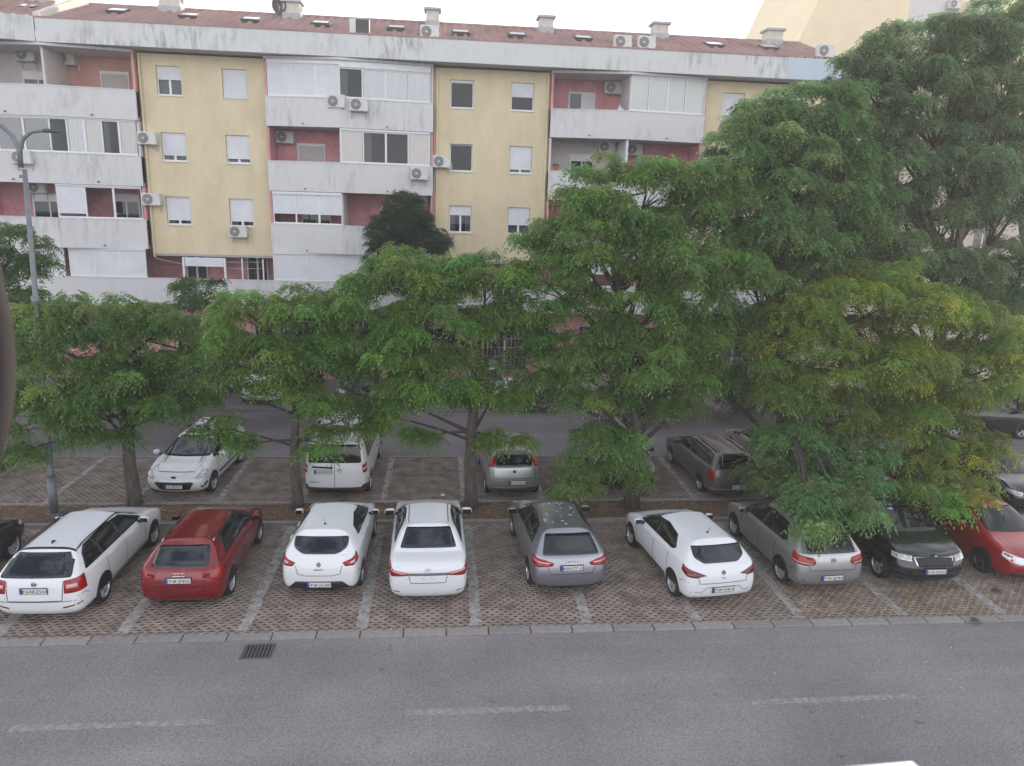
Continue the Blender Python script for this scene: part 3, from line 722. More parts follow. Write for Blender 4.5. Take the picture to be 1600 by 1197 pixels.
AC = [  # photo x, bottom y, distance of the mounting face, width factor, label
    (104, 102, 37.2, 'small air conditioner high on the salmon balcony wall at the top left corner'),
    (42, 96, 37.2, 'air conditioner above the pale balcony window at the far top left'),
    (527, 169, 35.35, 'left one of two air conditioners hung on the top white parapet by grey streaks'),
    (560, 174, 35.15, 'right one of two air conditioners hung on the top white parapet'),
    (654, 281, 35.45, 'air conditioner with blue sticker at the right end of the middle white parapet'),
    (36, 256, 35.2, 'air conditioner on the white parapet just behind the street lamp arm'),
    (231, 226, 35.9, 'air conditioner at the left edge of the yellow wall, beside the middle row window'),
    (238, 321, 35.9, 'air conditioner at the left edge of the yellow wall, beside the lower row window'),
    (373, 371, 35.9, 'air conditioner directly under a closed window of the left yellow wall'),
    (690, 262, 35.9, 'air conditioner left of the dark open window on the second yellow wall'),
    (446, 224, 37.2, 'air conditioner inside the open pink balcony of the middle floor'),
    (957, 147, 37.2, 'air conditioner inside the open pink balcony on the top floor at right'),
    (947, 239, 37.2, 'air conditioner on the pale balcony wall above the tree crown'),
    (990, 243, 37.2, 'air conditioner against the white divider of the lower right pink balcony'),
    (60, 302, 37.2, 'dark air conditioner inside the low pink balcony at far left'),
    (655, 322, 37.2, 'air conditioner on the pink balcony wall behind the dark tree top'),
    (671, 61, 35.75, 'single air conditioner standing on the red roof'),
    (972, 76, 35.75, 'left one of the pair of air conditioners on the red roof'),
    (1009, 77, 35.75, 'right one of the pair of air conditioners on the red roof'),
    (1288, 90, 35.75, 'air conditioner on the roof edge next to the big tree'),
    (1490, 14, 49.9, 'left one of two air conditioners on the tall yellow building'),
    (1522, 16, 49.9, 'right one of two air conditioners on the tall yellow building')]
for i, (px, py, Y, lab) in enumerate(AC):
    o = acp if i == 0 else copy_tree(acp)
    p = at(px, py, Y-.15); o.location = (p.x, Y, p.z)
    if Y == 35.15 or Y == 35.35 or Y == 35.45:
        o.rotation_euler[2] = R(-8) if px < 531 else R(7)
    tag(o, lab, 'air conditioner', 'outdoor air conditioning units')
st = empty('sticker_holder')
bpy.data.objects.remove(st)
# roof hatch box and satellite dish
p = roof_pt(563, 52); hb = empty('roof_vent_box', (p.x, p.y+FY, p.z-.05)); tag(hb, 'open box shaped roof hatch with a dark door standing on the red roof', 'roof hatch')
MB().box(-.45, .40, -.1, .3, 0, .62).build('hatch_box', 'ac_white', hb)
MB().box(-.18, .38, -.112, -.102, .04, .60).build('hatch_door', 'ac_dark', hb)
p = at(437, 20, 39.0); sd_ = empty('satellite_dish', (p.x, 38.9, p.z-.1)); tag(sd_, 'dark satellite dish leaning beside a chimney on the ridge', 'satellite dish')
m = MB(); vs = []; n = 20
for r_, q in ((0.001, .12), (.2, .09), (.42, 0)):
    vs += [(r_*math.cos(2*math.pi*k/n)*.8, q, .42+r_*math.sin(2*math.pi*k/n)) for k in range(n)]
m.add(vs, [(r_*n+k, r_*n+(k+1) % n, (r_+1)*n+(k+1) % n, (r_+1)*n+k) for r_ in range(2) for k in range(n)]); do = m.build('dish', 'ac_dark', sd_, smooth=True)
m = MB(); m.cyl((0, .1, -.5), (0, .12, .42), .03); m.cyl((0, .0, .1), (0, -.35, .42), .012); m.build('mast', 'slab', sd_)
q = at(970, 172, 35.5); cl = empty('white_cloth', (q.x, 35.62, q.z)); tag(cl, 'small white cloth draped over the parapet of the top right open balcony', 'cloth')
m = MB(); m.add([(x, y, z) for x, y, z in ((-.14, -.13, -.12), (-.02, -.15, -.18), (.13, -.13, -.10), (.12, -.12, .06), (-.01, -.14, .10), (-.13, -.12, .05), (.10, .12, .05), (0, .13, .30), (-.12, .12, .04))], [(0, 1, 4, 5), (1, 2, 3, 4), (5, 4, 7, 8), (4, 3, 6, 7)]); m.build('cloth', 'shutter', cl)
# TV of small things on balconies
def pot(px, py, Y, lab, hgt=.35):
    p = at(px, py, Y); r = empty('flower_pot', (p.x, Y, p.z)); tag(r, lab, 'plant pot')
    MB().cyl((0, 0, 0), (0, 0, .26), .09, .13, 12).build('pot', 'terracotta', r)
    V, Fq, C = leaf_cluster([(0, 0, .3, .17)], 40, .14, (.05, .12, .03)); o = obj('foliage', fast_mesh('foliage', V, Fq, C), 'leaf', r); return r

# ------------------------------------------------------------------ trees
def leaf_cluster(tufts, n_leaf, L0, base, yellow=0.0, g=None, dark=0.0):
    """pinnate leaves: every leaf has nine kite shaped leaflets along a drooping stalk"""
    g = g or rng
    T = np.array(tufts, float); nt_ = len(T); N = nt_*n_leaf
    idx = np.repeat(np.arange(nt_), n_leaf); c = T[idx, :3]; r = T[idx, 3]
    az = g.uniform(0, 2*np.pi, N); el = np.arcsin(g.uniform(-.1, 1, N))
    u = np.stack([np.cos(az)*np.cos(el), np.sin(az)*np.cos(el), np.sin(el)*.75], -1)
    b = c+u*(r*g.uniform(.05, .62, N))[:, None]
    az2 = az+g.normal(0, .4, N); el2 = g.uniform(-.15, .85, N)
    d = np.stack([np.cos(az2)*np.cos(el2), np.sin(az2)*np.cos(el2), np.sin(el2)], -1)
    L = L0*g.uniform(.7, 1.25, N); dr = g.uniform(.6, 1.15, N)
    s = np.stack([-np.sin(az2), np.cos(az2), np.zeros(N)], -1)
    tint = g.normal(0, 1, nt_)[idx]*.17+g.normal(0, .12, N)
    colr = np.array(base)[None, :]*(1+tint)[:, None]
    colr[:, 0] *= 1+g.normal(0, .13, nt_)[idx]+.10*np.clip(u[:, 2], 0, 1)
    if yellow:
        wt = (g.uniform(0, 1, nt_) < yellow)[idx] & (g.uniform(0, 1, N) < .5) | (g.uniform(0, 1, N) < yellow*.05)
        colr[wt] = np.array([.42, .41, .05])*g.uniform(.6, 1.15, (wt.sum(), 1))
        soft = (g.uniform(0, 1, nt_) < yellow*1.0)[idx] & ~wt
        colr[soft] = colr[soft]*np.array([1.25, 1.12, .75])
    colr = np.clip(colr, .004, .9)
    VV = []; 
    for t, sg in [(t, sg) for t in (.24, .46, .68, .88) for sg in (-1, 1)]+[(1.0, 0)]:
        p = b+d*(L*t)[:, None]; p[:, 2] -= dr*L*t*t
        tan = d.copy(); tan[:, 2] -= 2*dr*t
        tan /= np.linalg.norm(tan, axis=1)[:, None]
        ld = (s*sg*.85+tan*.5) if sg else tan.copy()
        ld[:, 2] -= g.uniform(.05, .5, N)
        ld += g.normal(0, .12, (N, 3)); ld /= np.linalg.norm(ld, axis=1)[:, None]
        up_ = np.zeros((N, 3)); up_[:, 2] = 1; up_ += g.normal(0, .35, (N, 3))
        w = np.cross(ld, up_); w /= (np.linalg.norm(w, axis=1)[:, None]+1e-9)
        l = L*(.34 if sg else .36)*g.uniform(.85, 1.15, N)*(1.05-.25*t); wd = l*.21
        VV.append(np.stack([p, p+ld*(l*.45)[:, None]+w*wd[:, None], p+ld*l[:, None], p+ld*(l*.45)[:, None]-w*wd[:, None]], 1))
    V = np.stack(VV, 1).reshape(-1, 3)           # N,9,4
    F_ = np.arange(len(V)).reshape(-1, 4)
    C = np.concatenate([np.repeat(colr, 36, 0), np.ones((len(V), 1))], 1)
    return V, F_, C
N_TUFT = [0]
def bez(a, b, c, n=7): return [a*(1-t)**2+b*2*t*(1-t)+c*t*t for t in [i/n for i in range(n+1)]]
def tree(label, base, lobes, color, tr=.16, yellow=0, tuft=.47, n_leaf=58, L0=.34, seed=1, fork=2.6, dens=1.0, lean=(0, 0), group='trees planted along the parking strip', kind='leafy_tree'):
    g = np.random.default_rng(seed); rr = random.Random(seed)
    root = empty(kind, (base[0], base[1], .0)); tag(root, label, 'tree', group)
    B = Vector((base[0], base[1], 0))
    Ls = []
    for px, py, Y, rx, rz in lobes:
        c = at(px, py, Y); dep = (c-Vector((0, 0, CAM_H))).dot(fw); Ls.append((c-B, rx*dep/F_PX, rz*dep/F_PX))
    tufts = []; branch = MB(); trunk = MB()
    top = Vector((lean[0], lean[1], fork))
    pts = [Vector((0, 0, -.1)), Vector((lean[0]*.1+.02, .0, .35)), Vector((lean[0]*.4-.03, lean[1]*.4, fork*.5)), top]
    hi = max(Ls, key=lambda q: q[0].z)[0]
    pts += [top.lerp(hi, .3)+Vector((rr.uniform(-.15, .15), 0, .1)), top.lerp(hi, .7)]
    trunk.tube(pts, [tr*1.35, tr*1.05, tr*.92, tr*.82, tr*.55, tr*.22], 12)
    spine = pts[2:]
    for c, rx, rz in Ls:
        # limb from the spine to the lobe
        k = min(max((c.z-rz*.8-fork*.7)/max(.5, (hi.z-fork)), 0), .85)*(len(spine)-1)
        i = min(int(k), len(spine)-2); st = spine[i].lerp(spine[i+1], k-i)
        if c.z < fork: st = spine[0].lerp(spine[1], .85)
        cc = c+Vector((0, 0, -rz*.25)); hd = Vector((cc.x-st.x, cc.y-st.y, 0)).length
        mid = Vector((st.x+(cc.x-st.x)*.55, st.y+(cc.y-st.y)*.55, st.z+(cc.z-st.z)*.35+hd*.12))
        bp = bez(st, mid, cc); r0 = tr*(.42 if rx > .8 else .28); branch.tube(bp, [r0*(1-.8*j/7) for j in range(8)], 6)
        area = 4*math.pi*((rx*rx*rz)**(2/3)); n = max(4, int(area*.62/(math.pi*tuft*tuft)*1.45*dens))
        for q in range(n):
            a = g.uniform(0, 2*np.pi); ez = g.uniform(-.55, 1); f = g.uniform(.62, 1.0)
            h = math.sqrt(max(0, 1-ez*ez)); o = Vector((math.cos(a)*h*rx, math.sin(a)*h*rx*.85, ez*rz))*f
            p = c+o; t_ = tuft*g.uniform(.7, 1.25); tufts.append((p.x, p.y, p.z, t_))
            if q % 2 == 0:
                m_ = cc.lerp(p, .5)+Vector((rr.uniform(-.1, .1), rr.uniform(-.1, .1), -.08)); s0 = bp[rr.choice((5, 6, 7))]
                branch.tube(bez(s0, m_, p-Vector((0, 0, t_*.2)), 4), [.022, .018, .013, .009, .006], 4)
    N_TUFT[0] += len(tufts)*n_leaf*9*2
    V, Fq, C = leaf_cluster(tufts, n_leaf, L0, color, yellow, g)
    cr = obj('crown', fast_mesh('crown', V, Fq, C), 'leaf', root); tag(cr, kind='stuff')
    trunk.build('trunk', 'bark', root, smooth=True); branch.build('limbs', 'twig', root, smooth=True)
    return root
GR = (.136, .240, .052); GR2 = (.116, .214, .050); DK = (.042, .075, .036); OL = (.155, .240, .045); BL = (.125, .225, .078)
tree('low spreading green tree at left, its crown around the lamp post', (-8.74, 20.55), [
    (60, 520, 20.3, 62, 60), (150, 500, 20.5, 75, 48), (240, 510, 20.8, 70, 50), (110, 600, 20.0, 95, 60), (235, 600, 20.1, 90, 65),
    (55, 650, 19.8, 60, 42), (165, 640, 20, 85, 45), (285, 625, 20.4, 48, 38), (25, 705, 19.5, 32, 20), (150, 690, 19.8, 50, 16)], GR2, .19, seed=3, fork=2.3)
tree('slim fresh green tree with its trunk just left of the white van', (-4.12, 20.3), [
    (400, 490, 20.3, 65, 38), (485, 490, 20.3, 60, 42), (350, 550, 20, 45, 45), (430, 565, 20, 72, 55), (515, 560, 20.4, 50, 55),
    (365, 605, 19.8, 42, 30), (455, 615, 19.6, 55, 30), (530, 645, 20, 45, 34), (575, 665, 19.8, 26, 14), (505, 690, 19.9, 40, 22), (335, 665, 20, 32, 16), (376, 697, 19.5, 16, 14)], GR, .15, seed=4, fork=2.2)
tree('broad umbrella shaped tree with bare trunk between the white van and the silver hatchback', (.88, 20.2), [
    (640, 432, 20.5, 95, 42), (760, 428, 20.5, 70, 40), (570, 475, 20.2, 60, 45), (690, 500, 20, 90, 60), (790, 500, 20.6, 48, 52), (600, 555, 20, 75, 55),
    (700, 580, 19.6, 90, 48), (640, 625, 19.8, 55, 30), (765, 620, 19.8, 60, 34), (575, 640, 20.2, 40, 20), (785, 685, 19.8, 44, 16), (655, 684, 19.8, 22, 14)], GR, .19, seed=5, fork=2.5)
tree('tall wide tree in the middle right with a leafy clump hanging low at its trunk', (5.68, 20.15), [
    (935, 268, 20.8, 45, 24), (900, 320, 20.6, 52, 30), (1010, 290, 21, 85, 42), (910, 385, 20.4, 80, 50), (1010, 380, 20.4, 90, 60), (1100, 350, 21, 70, 60),
    (850, 430, 20.2, 60, 34), (850, 375, 20.6, 45, 32), (835, 490, 20.3, 45, 40), (830, 560, 20.4, 40, 35), (1115, 290, 21.2, 55, 50), (905, 470, 20.6, 60, 34), (1075, 455, 20, 70, 55), (1000, 500, 19.8, 70, 55), (880, 545, 20, 55, 32), (960, 340, 20.2, 75, 45), (1050, 410, 19.9, 75, 55), (1130, 430, 20, 60, 60), (1020, 560, 19.4, 60, 40), (1100, 540, 19.8, 50, 50), (960, 575, 19.6, 80, 45), (1060, 590, 20, 70, 50), (850, 600, 20.1, 48, 28),
    (930, 620, 20, 65, 22), (1060, 635, 20, 50, 26), (940, 705, 19.5, 62, 42), (900, 760, 19.3, 42, 36), (975, 750, 19.5, 30, 40)], (.128, .230, .058), .24, seed=6, fork=2.7)
tree('big dark green tree right of centre whose low boughs hang over the silver hatchback', (10.3, 20.4), [
    (1180, 230, 22, 80, 60), (1280, 180, 22.5, 85, 60), (1160, 330, 21.5, 80, 60), (1270, 300, 22, 90, 70), (1180, 430, 21, 75, 50), (1280, 410, 22, 80, 50), (1150, 520, 20.5, 65, 50), (1230, 500, 21, 70, 45),
    (1220, 260, 21.4, 80, 60), (1230, 370, 20.8, 85, 60), (1310, 260, 22, 60, 50), (1320, 350, 21.5, 60, 50), (1200, 170, 22.3, 50, 30), (1140, 610, 20.3, 60, 45), (1220, 600, 20.6, 60, 40),
    (1240, 690, 18.6, 60, 32), (1320, 700, 18.4, 70, 40), (1290, 755, 18.0, 75, 42), (1345, 760, 16.8, 42, 32), (1270, 780, 16.2, 36, 30), (1345, 800, 15.6, 34, 20), (1255, 785, 15.9, 42, 24), (1268, 822, 15.2, 26, 14), (1310, 785, 15.8, 42, 24), (1220, 740, 18.2, 40, 34), (1180, 750, 19.5, 34, 22)], BL, .26, seed=7, fork=3.0, n_leaf=54, dens=1.2)
tree('tallest tree, grey green crown filling the upper right corner', (16.2, 22.3), [
    (1400, 110, 23, 75, 50), (1500, 80, 23, 80, 60), (1590, 90, 23, 60, 80), (1340, 210, 23, 70, 50), (1430, 220, 23, 85, 60), (1540, 210, 23, 85, 70), (1370, 320, 22.8, 75, 55), (1470, 330, 23, 80, 55), (1570, 320, 23.4, 60, 50), (1420, 400, 22.5, 80, 40), (1590, 400, 23.4, 40, 40), (1450, 150, 22.6, 80, 55), (1560, 150, 22.6, 70, 60), (1500, 280, 22.4, 80, 60), (1390, 270, 22.4, 70, 50), (1340, 380, 22.4, 70, 50), (1570, 30, 23, 60, 40), (1350, 125, 22.7, 55, 45), (1400, 70, 22.9, 50, 34), (1480, 60, 23, 60, 40), (1600, 180, 22.8, 60, 60), (1610, 280, 22.8, 50, 60), (1600, 420, 22.8, 46, 50), (1560, 470, 22.6, 50, 36), (1330, 300, 22.2, 60, 50), (1490, 420, 22.4, 70, 40)], (.135, .215, .100), .28, seed=8, fork=3.2, n_leaf=52, dens=1.1)
tree('yellowing tree at right, golden leaf tufts above the dark and red cars', (14.7, 19.8), [
    (1250, 500, 19.6, 70, 40), (1340, 470, 19.6, 85, 42), (1440, 480, 19.6, 80, 45), (1530, 520, 19.8, 55, 50), (1200, 560, 19.3, 50, 40), (1300, 560, 19, 80, 50), (1410, 570, 19, 85, 50), (1510, 590, 19, 75, 40),
    (1300, 640, 18.8, 60, 36), (1420, 660, 18.6, 80, 42), (1230, 620, 19, 45, 30), (1400, 740, 18.0, 40, 34), (1560, 565, 19.3, 40, 34), (1575, 610, 19.4, 34, 26), (1350, 525, 19.9, 70, 34), (1400, 440, 20.4, 60, 30), (1330, 430, 21.5, 50, 40), (1450, 705, 18.4, 50, 26), (1535, 700, 18.6, 42, 26), (1500, 760, 17.2, 34, 22), (1570, 520, 20.4, 40, 36), (1480, 640, 19, 60, 36), (1360, 600, 19, 70, 50), (1490, 735, 17.9, 50, 34), (1515, 785, 16.3, 36, 26), (1430, 770, 16.8, 24, 18)], OL, .20, yellow=.13, seed=9, fork=2.6)
back = 'trees growing in front of the apartment block'
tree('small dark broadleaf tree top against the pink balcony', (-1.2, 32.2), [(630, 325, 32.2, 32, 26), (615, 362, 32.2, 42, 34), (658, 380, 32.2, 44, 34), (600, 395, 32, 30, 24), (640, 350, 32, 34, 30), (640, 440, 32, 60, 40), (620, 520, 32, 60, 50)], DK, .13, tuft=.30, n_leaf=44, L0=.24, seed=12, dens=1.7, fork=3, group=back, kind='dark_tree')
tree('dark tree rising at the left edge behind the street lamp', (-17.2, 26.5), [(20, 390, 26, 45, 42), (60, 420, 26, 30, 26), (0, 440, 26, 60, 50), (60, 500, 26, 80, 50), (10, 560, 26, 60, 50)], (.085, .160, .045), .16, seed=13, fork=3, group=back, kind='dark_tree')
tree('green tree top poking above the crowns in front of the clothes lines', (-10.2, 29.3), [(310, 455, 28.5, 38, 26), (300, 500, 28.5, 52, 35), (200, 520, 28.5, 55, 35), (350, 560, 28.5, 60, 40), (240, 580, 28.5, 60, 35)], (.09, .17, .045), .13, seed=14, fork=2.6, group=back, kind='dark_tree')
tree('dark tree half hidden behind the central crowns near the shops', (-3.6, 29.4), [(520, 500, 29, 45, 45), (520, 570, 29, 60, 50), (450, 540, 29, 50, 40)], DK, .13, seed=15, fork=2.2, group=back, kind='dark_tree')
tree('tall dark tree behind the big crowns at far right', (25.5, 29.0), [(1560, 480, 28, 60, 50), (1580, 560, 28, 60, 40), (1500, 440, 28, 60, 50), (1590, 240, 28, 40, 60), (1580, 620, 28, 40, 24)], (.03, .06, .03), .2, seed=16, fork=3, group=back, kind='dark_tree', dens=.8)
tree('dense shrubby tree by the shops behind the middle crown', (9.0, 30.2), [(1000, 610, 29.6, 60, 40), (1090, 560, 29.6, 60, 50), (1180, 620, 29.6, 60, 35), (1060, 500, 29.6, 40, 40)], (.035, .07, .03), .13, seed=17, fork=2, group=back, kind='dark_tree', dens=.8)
hg = empty('shrub', (4.05, 30.9, 0)); tag(hg, 'low rounded dark green shrub on the far kerb between parked cars', 'shrub')
V, Fq, C = leaf_cluster([(rng.uniform(-.9, .9), rng.uniform(-.4, .4), rng.uniform(.2, .95), .3) for _ in range(40)], 30, .18, DK); tag(obj('foliage', fast_mesh('foliage', V, Fq, C), 'leaf', hg), kind='stuff')
MB().cyl((0, 0, 0), (0, 0, .6), .05).build('stem', 'bark', hg)
print('LEAF TRIS', N_TUFT[0])
# flower pot on the parapet, cat-sized white object, clothes
r = pot(868, 268, 35.65, 'red flower pot with a small plant at the left end of the lower right balcony')

# fallen leaves and litter
def litter(name, n, x0, x1, y0, y1, z, size, cols, lab=None):
    X = rng.uniform(x0, x1, n); Yv = rng.uniform(y0, y1, n); a = rng.uniform(0, 2*np.pi, n); s = size*rng.uniform(.5, 1.3, n)
    c, sn = np.cos(a), np.sin(a); V = []
    for u, v, h in ((-1, 0, 0), (0, -.35, .15), (1, 0, 0), (0, .35, .12)):
        V.append(np.stack([X+(u*c-v*sn)*s, Yv+(u*sn+v*c)*s, z+h*s+rng.uniform(0, .01, n)], -1))
    V = np.stack(V, 1).reshape(-1, 3); F_ = np.arange(4*n).reshape(-1, 4)
    C = np.array(cols)[rng.integers(0, len(cols), n)]*rng.uniform(.7, 1.2, (n, 1)); C = np.concatenate([np.repeat(C, 4, 0), np.ones((4*n, 1))], 1)
    o = obj(name, fast_mesh(name, V, F_, C), 'leaf'); tag(o, kind='stuff'); return o
br = [(.30, .22, .12), (.22, .13, .06), (.16, .09, .05), (.35, .28, .10), (.40, .36, .25)]
yl = [(.50, .42, .12), (.45, .36, .10), (.55, .52, .30), (.30, .20, .08)]
litter('fallen_leaves', 2600, -14, 20, Y2+.15, Y3-.15, .08, .045, br)
litter('fallen_leaves', 420, 8.0, 12.6, 13.9, 15.2, .012, .045, yl); litter('fallen_leaves', 700, 7.5, 17, 13.9, Y2, .012, .035, yl+br)
litter('fallen_leaves', 120, 6, 18, 13.4, 14.6, .016, .035, yl)
litter('fallen_leaves', 50, 5, 17, 10.5, 13.4, -.02, .035, yl+[(.5, .5, .4)])
litter('fallen_leaves', 350, -12, 18, 14, Y2, .01, .03, br)
litter('fallen_leaves', 300, -12, 18, Y3, Y4, .01, .03, br)
litter('road_specks', 90, -9, 16, 9, 13.4, -.027, .014, [(.4, .4, .38), (.05, .05, .05)])
for (px, py, lab) in ((1522, 971, 'green leafy twig lying on the kerb stones at right'), (1556, 925, 'dark green twig lying on the pavers near the red car')):
    q = ground_at(px, py); tw = empty('fallen_twig', (q.x, q.y, 0)); tag(tw, lab, 'twig')
    V, Fq, C = leaf_cluster([(0, 0, .02, .10), (.12, .03, .02, .08)], 9, .12, (.06, .13, .03)); V[:, 2] = np.abs(V[:, 2])*.4+.012
    obj('leaves', fast_mesh('leaves', V, Fq, C), 'leaf', tw); MB().cyl((-.1, 0, .02), (.15, .03, .02), .006, n=5).build('stem', 'twig', tw)
for px, py, lab in ((692, 774, 'crumpled white litter on the soil strip behind the white sedan'),):
    q = ground_at(px, py, .06); m = MB(); vs = [(rnd.uniform(.06, .11)*math.cos(a), rnd.uniform(.05, .08)*math.sin(a), rnd.uniform(0, .03)) for a in [i*math.pi/4 for i in range(8)]]+[(0, 0, .07)]
    m.add([(x, y, z) for x, y, z in vs], [(i, (i+1) % 8, 8) for i in range(8)]); o = m.build('paper_litter', 'shutter', loc=(q.x, q.y, .05)); tag(o, lab, 'litter')

# ------------------------------------------------------------------ street lamp
lp = empty('street_lamp', (-10.66, 20.0, 0)); tag(lp, 'tall grey tapered street lamp with two curved arms at left', 'street lamp')
topz = at(36, 245, 20.0)
tx = topz.x+10.66; tz = topz.z
MB().tube([(0, 0, -.1), (tx*.1, 0, 1.1)], [.115, .115], 12).build('base_tube', 'lamp_metal', lp, smooth=True)
MB().tube([(tx*.1, 0, 1.1), (tx*.12, 0, 1.2), (tx*.6, 0, 5.4), (tx, 0, tz-.3)], [.115, .085, .07, .055], 12).build('pole', 'lamp_metal', lp, smooth=True)
MB().box(-.2, .2, -.2, .2, .0, .05).build('base_plate', 'lamp_metal', lp)
c5 = at(56, 470, 20.0); MB().cyl((c5.x+10.66, 0, c5.z-.12), (c5.x+10.66-.01, 0, c5.z+.12), .098, .098, 12).build('collar', 'lamp_metal', lp, smooth=True)
c5 = at(35, 276, 20.0); MB().cyl((c5.x+10.66, 0, c5.z-.04), (c5.x+10.66, 0, c5.z+.04), .075, .075, 12).build('collar', 'lamp_metal', lp)
def P20(px, py): q = at(px, py, 20.0); return (q.x+10.66, 0, q.z)
MB().tube([P20(33, 262), P20(30, 235), P20(20, 212), P20(4, 197), P20(-25, 186), P20(-50, 184)], [.065, .062, .06, .055, .05, .045], 10).build('lamp_arm', 'lamp_metal', lp, smooth=True)
MB().tube([P20(32, 245), P20(32, 232), P20(37, 216), P20(49, 206), P20(70, 204)], [.05, .05, .046, .042, .04], 10).build('lamp_arm', 'lamp_metal', lp, smooth=True)
a = Vector(P20(70, 204))
for ofs in (0, 1):
    b0 = a if ofs == 0 else Vector(P20(-50, 184))
    sgn = 1 if ofs == 0 else -1
    m = MB(); m.box(min(0, sgn*.34), max(0, sgn*.34), -.11, .11, -.05, .04); o = m.build('lamp_head', 'ac_dark', lp, bevel=.025, loc=b0)

# ------------------------------------------------------------------ cars
US = [(0, 0), (0, .42), (.003, .78), (.030, .955), (.12, 1), (.30, 1), (.5, 1), (.70, 1), (.86, .99), (.962, .93), (.99, .74), (1, .40), (1, 0)]
def lerp3(z, u):
    """z = (rear, side at rear, side at front, front)"""
    a = US[u][0]
    if u <= 2: return z[0]
    if u == 3: return z[0]*.5+z[1]*.5
    if u >= 10: return z[3]
    if u == 9: return z[3]*.5+z[2]*.5
    t = (a-.12)/(.86-.12); return z[1]*(1-t)+z[2]*t
def car_body(sp):
    W2 = sp['W']/2; rows = []
    for lv in sp['lv']:
        xr, xf, w, z = lv[:4]; sq = lv[4] if len(lv) > 4 else 0
        bow = sp.get('bow', .05); row = []
        for u, (a, b) in enumerate(US):
            y = b*w*W2
            if sq and u in (2, 3): y = (b+(1-b)*sq)*w*W2
            x = xr+(xf-xr)*a
            if u <= 2: x += bow*(b**2)*(1 if not sq else .5)
            if u >= 10: x -= sp.get('fbow', .10)*(b**2)
            row.append((x, y, lerp3(z, u)))
        rows.append(row)
    # crown row between nose level (4) and glass base (5)
    mid = []
    for u in range(13):
        p, q = rows[4][u], rows[5][u]; t = .5
        k = sp.get('hood', .045) if u >= 8 else (sp.get('deck', .01) if u <= 3 else .0)
        mid.append(tuple(p[i]*(1-t)+q[i]*t+(k if i == 2 else 0) for i in range(3)))
        if 4 <= u <= 7: mid[-1] = (mid[-1][0], p[1]*.35+q[1]*.65, mid[-1][2])
    rows.insert(5, mid)
    H = sp['H']; r6 = rows[-1]
    inner = []; L0, L1 = r6[0][0], r6[12][0]; cx = (L0+L1)/2
    for u, (x, y, z) in enumerate(r6): inner.append((x+(cx-x)*(.09 if u not in (4, 5, 6, 7, 8) else .04), y*.66, z+(H-.012-z)*.8))
    rows.append(inner); rows.append([(x, 0, H-.02 if u in (0, 12) else H-.004*abs(u-6)) for u, (x, y, z) in enumerate(inner)])
    bot = [(x*.97+sp['L']*.015, y*.8, z) for x, y, z in rows[0]]; rows.insert(0, bot); rows.insert(0, [(x, 0, z) for x, y, z in bot])
    bm = bmesh.new(); G = []
    for row in rows:
        l = [bm.verts.new(p) for p in row]; r = [bm.verts.new((p[0], -p[1], p[2])) if abs(p[1]) > 1e-6 else l[i] for i, p in enumerate(row)]
        G.append((l, r))
    for k in range(len(G)-1):
        for u in range(12):
            for s in (0, 1):
                q = [G[k][s][u], G[k][s][u+1], G[k+1][s][u+1], G[k+1][s][u]]
                q = [v for i, v in enumerate(q) if v not in q[:i]]
                if len(q) < 3: continue
                if s == 0: q.reverse()
                try: bm.faces.new(q)
                except ValueError: pass
    bmesh.ops.remove_doubles(bm, verts=bm.verts, dist=.0008)
    cl = bm.edges.layers.float.new('crease_edge')
    def crease(k, us, val):
        vs = {v for u in us for s in (0, 1) for v in (G[k][s][u],) if v.is_valid}
        for e in bm.edges:
            if e.verts[0] in vs and e.verts[1] in vs: e[cl] = val
    for k, us, val in sp.get('crease', [(7, range(0, 13), .35), (8, range(0, 4), .55), (3, range(0, 4), .3)]): crease(k, us, val)
    bmesh.ops.recalc_face_normals(bm, faces=bm.faces)
    me = bpy.data.meshes.new('cage'); bm.to_mesh(me); bm.free()
    t = bpy.data.objects.new('cage', me); col.objects.link(t); md = t.modifiers.new('s', 'SUBSURF'); md.levels = 3; md.render_levels = 3
    dg = bpy.context.evaluated_depsgraph_get(); dg.update()
    out = bpy.data.meshes.new_from_object(t.evaluated_get(dg), depsgraph=dg); bpy.data.objects.remove(t); bpy.data.meshes.remove(me)
    out.name = 'body'; out.polygons.foreach_set('use_smooth', [True]*len(out.polygons))
    return out
def round_poly(pts, r, n=4):
    if not r: return [Vector(p) for p in pts]
    out = []; N = len(pts)
    for i in range(N):
        a, b, c = Vector(pts[i-1]), Vector(pts[i]), Vector(pts[(i+1) % N]); d1 = a-b; d2 = c-b
        k = min(r, d1.length*.45, d2.length*.45); p = b+d1.normalized()*k; q = b+d2.normalized()*k
        for j in range(n+1): t = j/n; out.append(p*(1-t)**2+b*2*t*(1-t)+q*t*t)
    return out
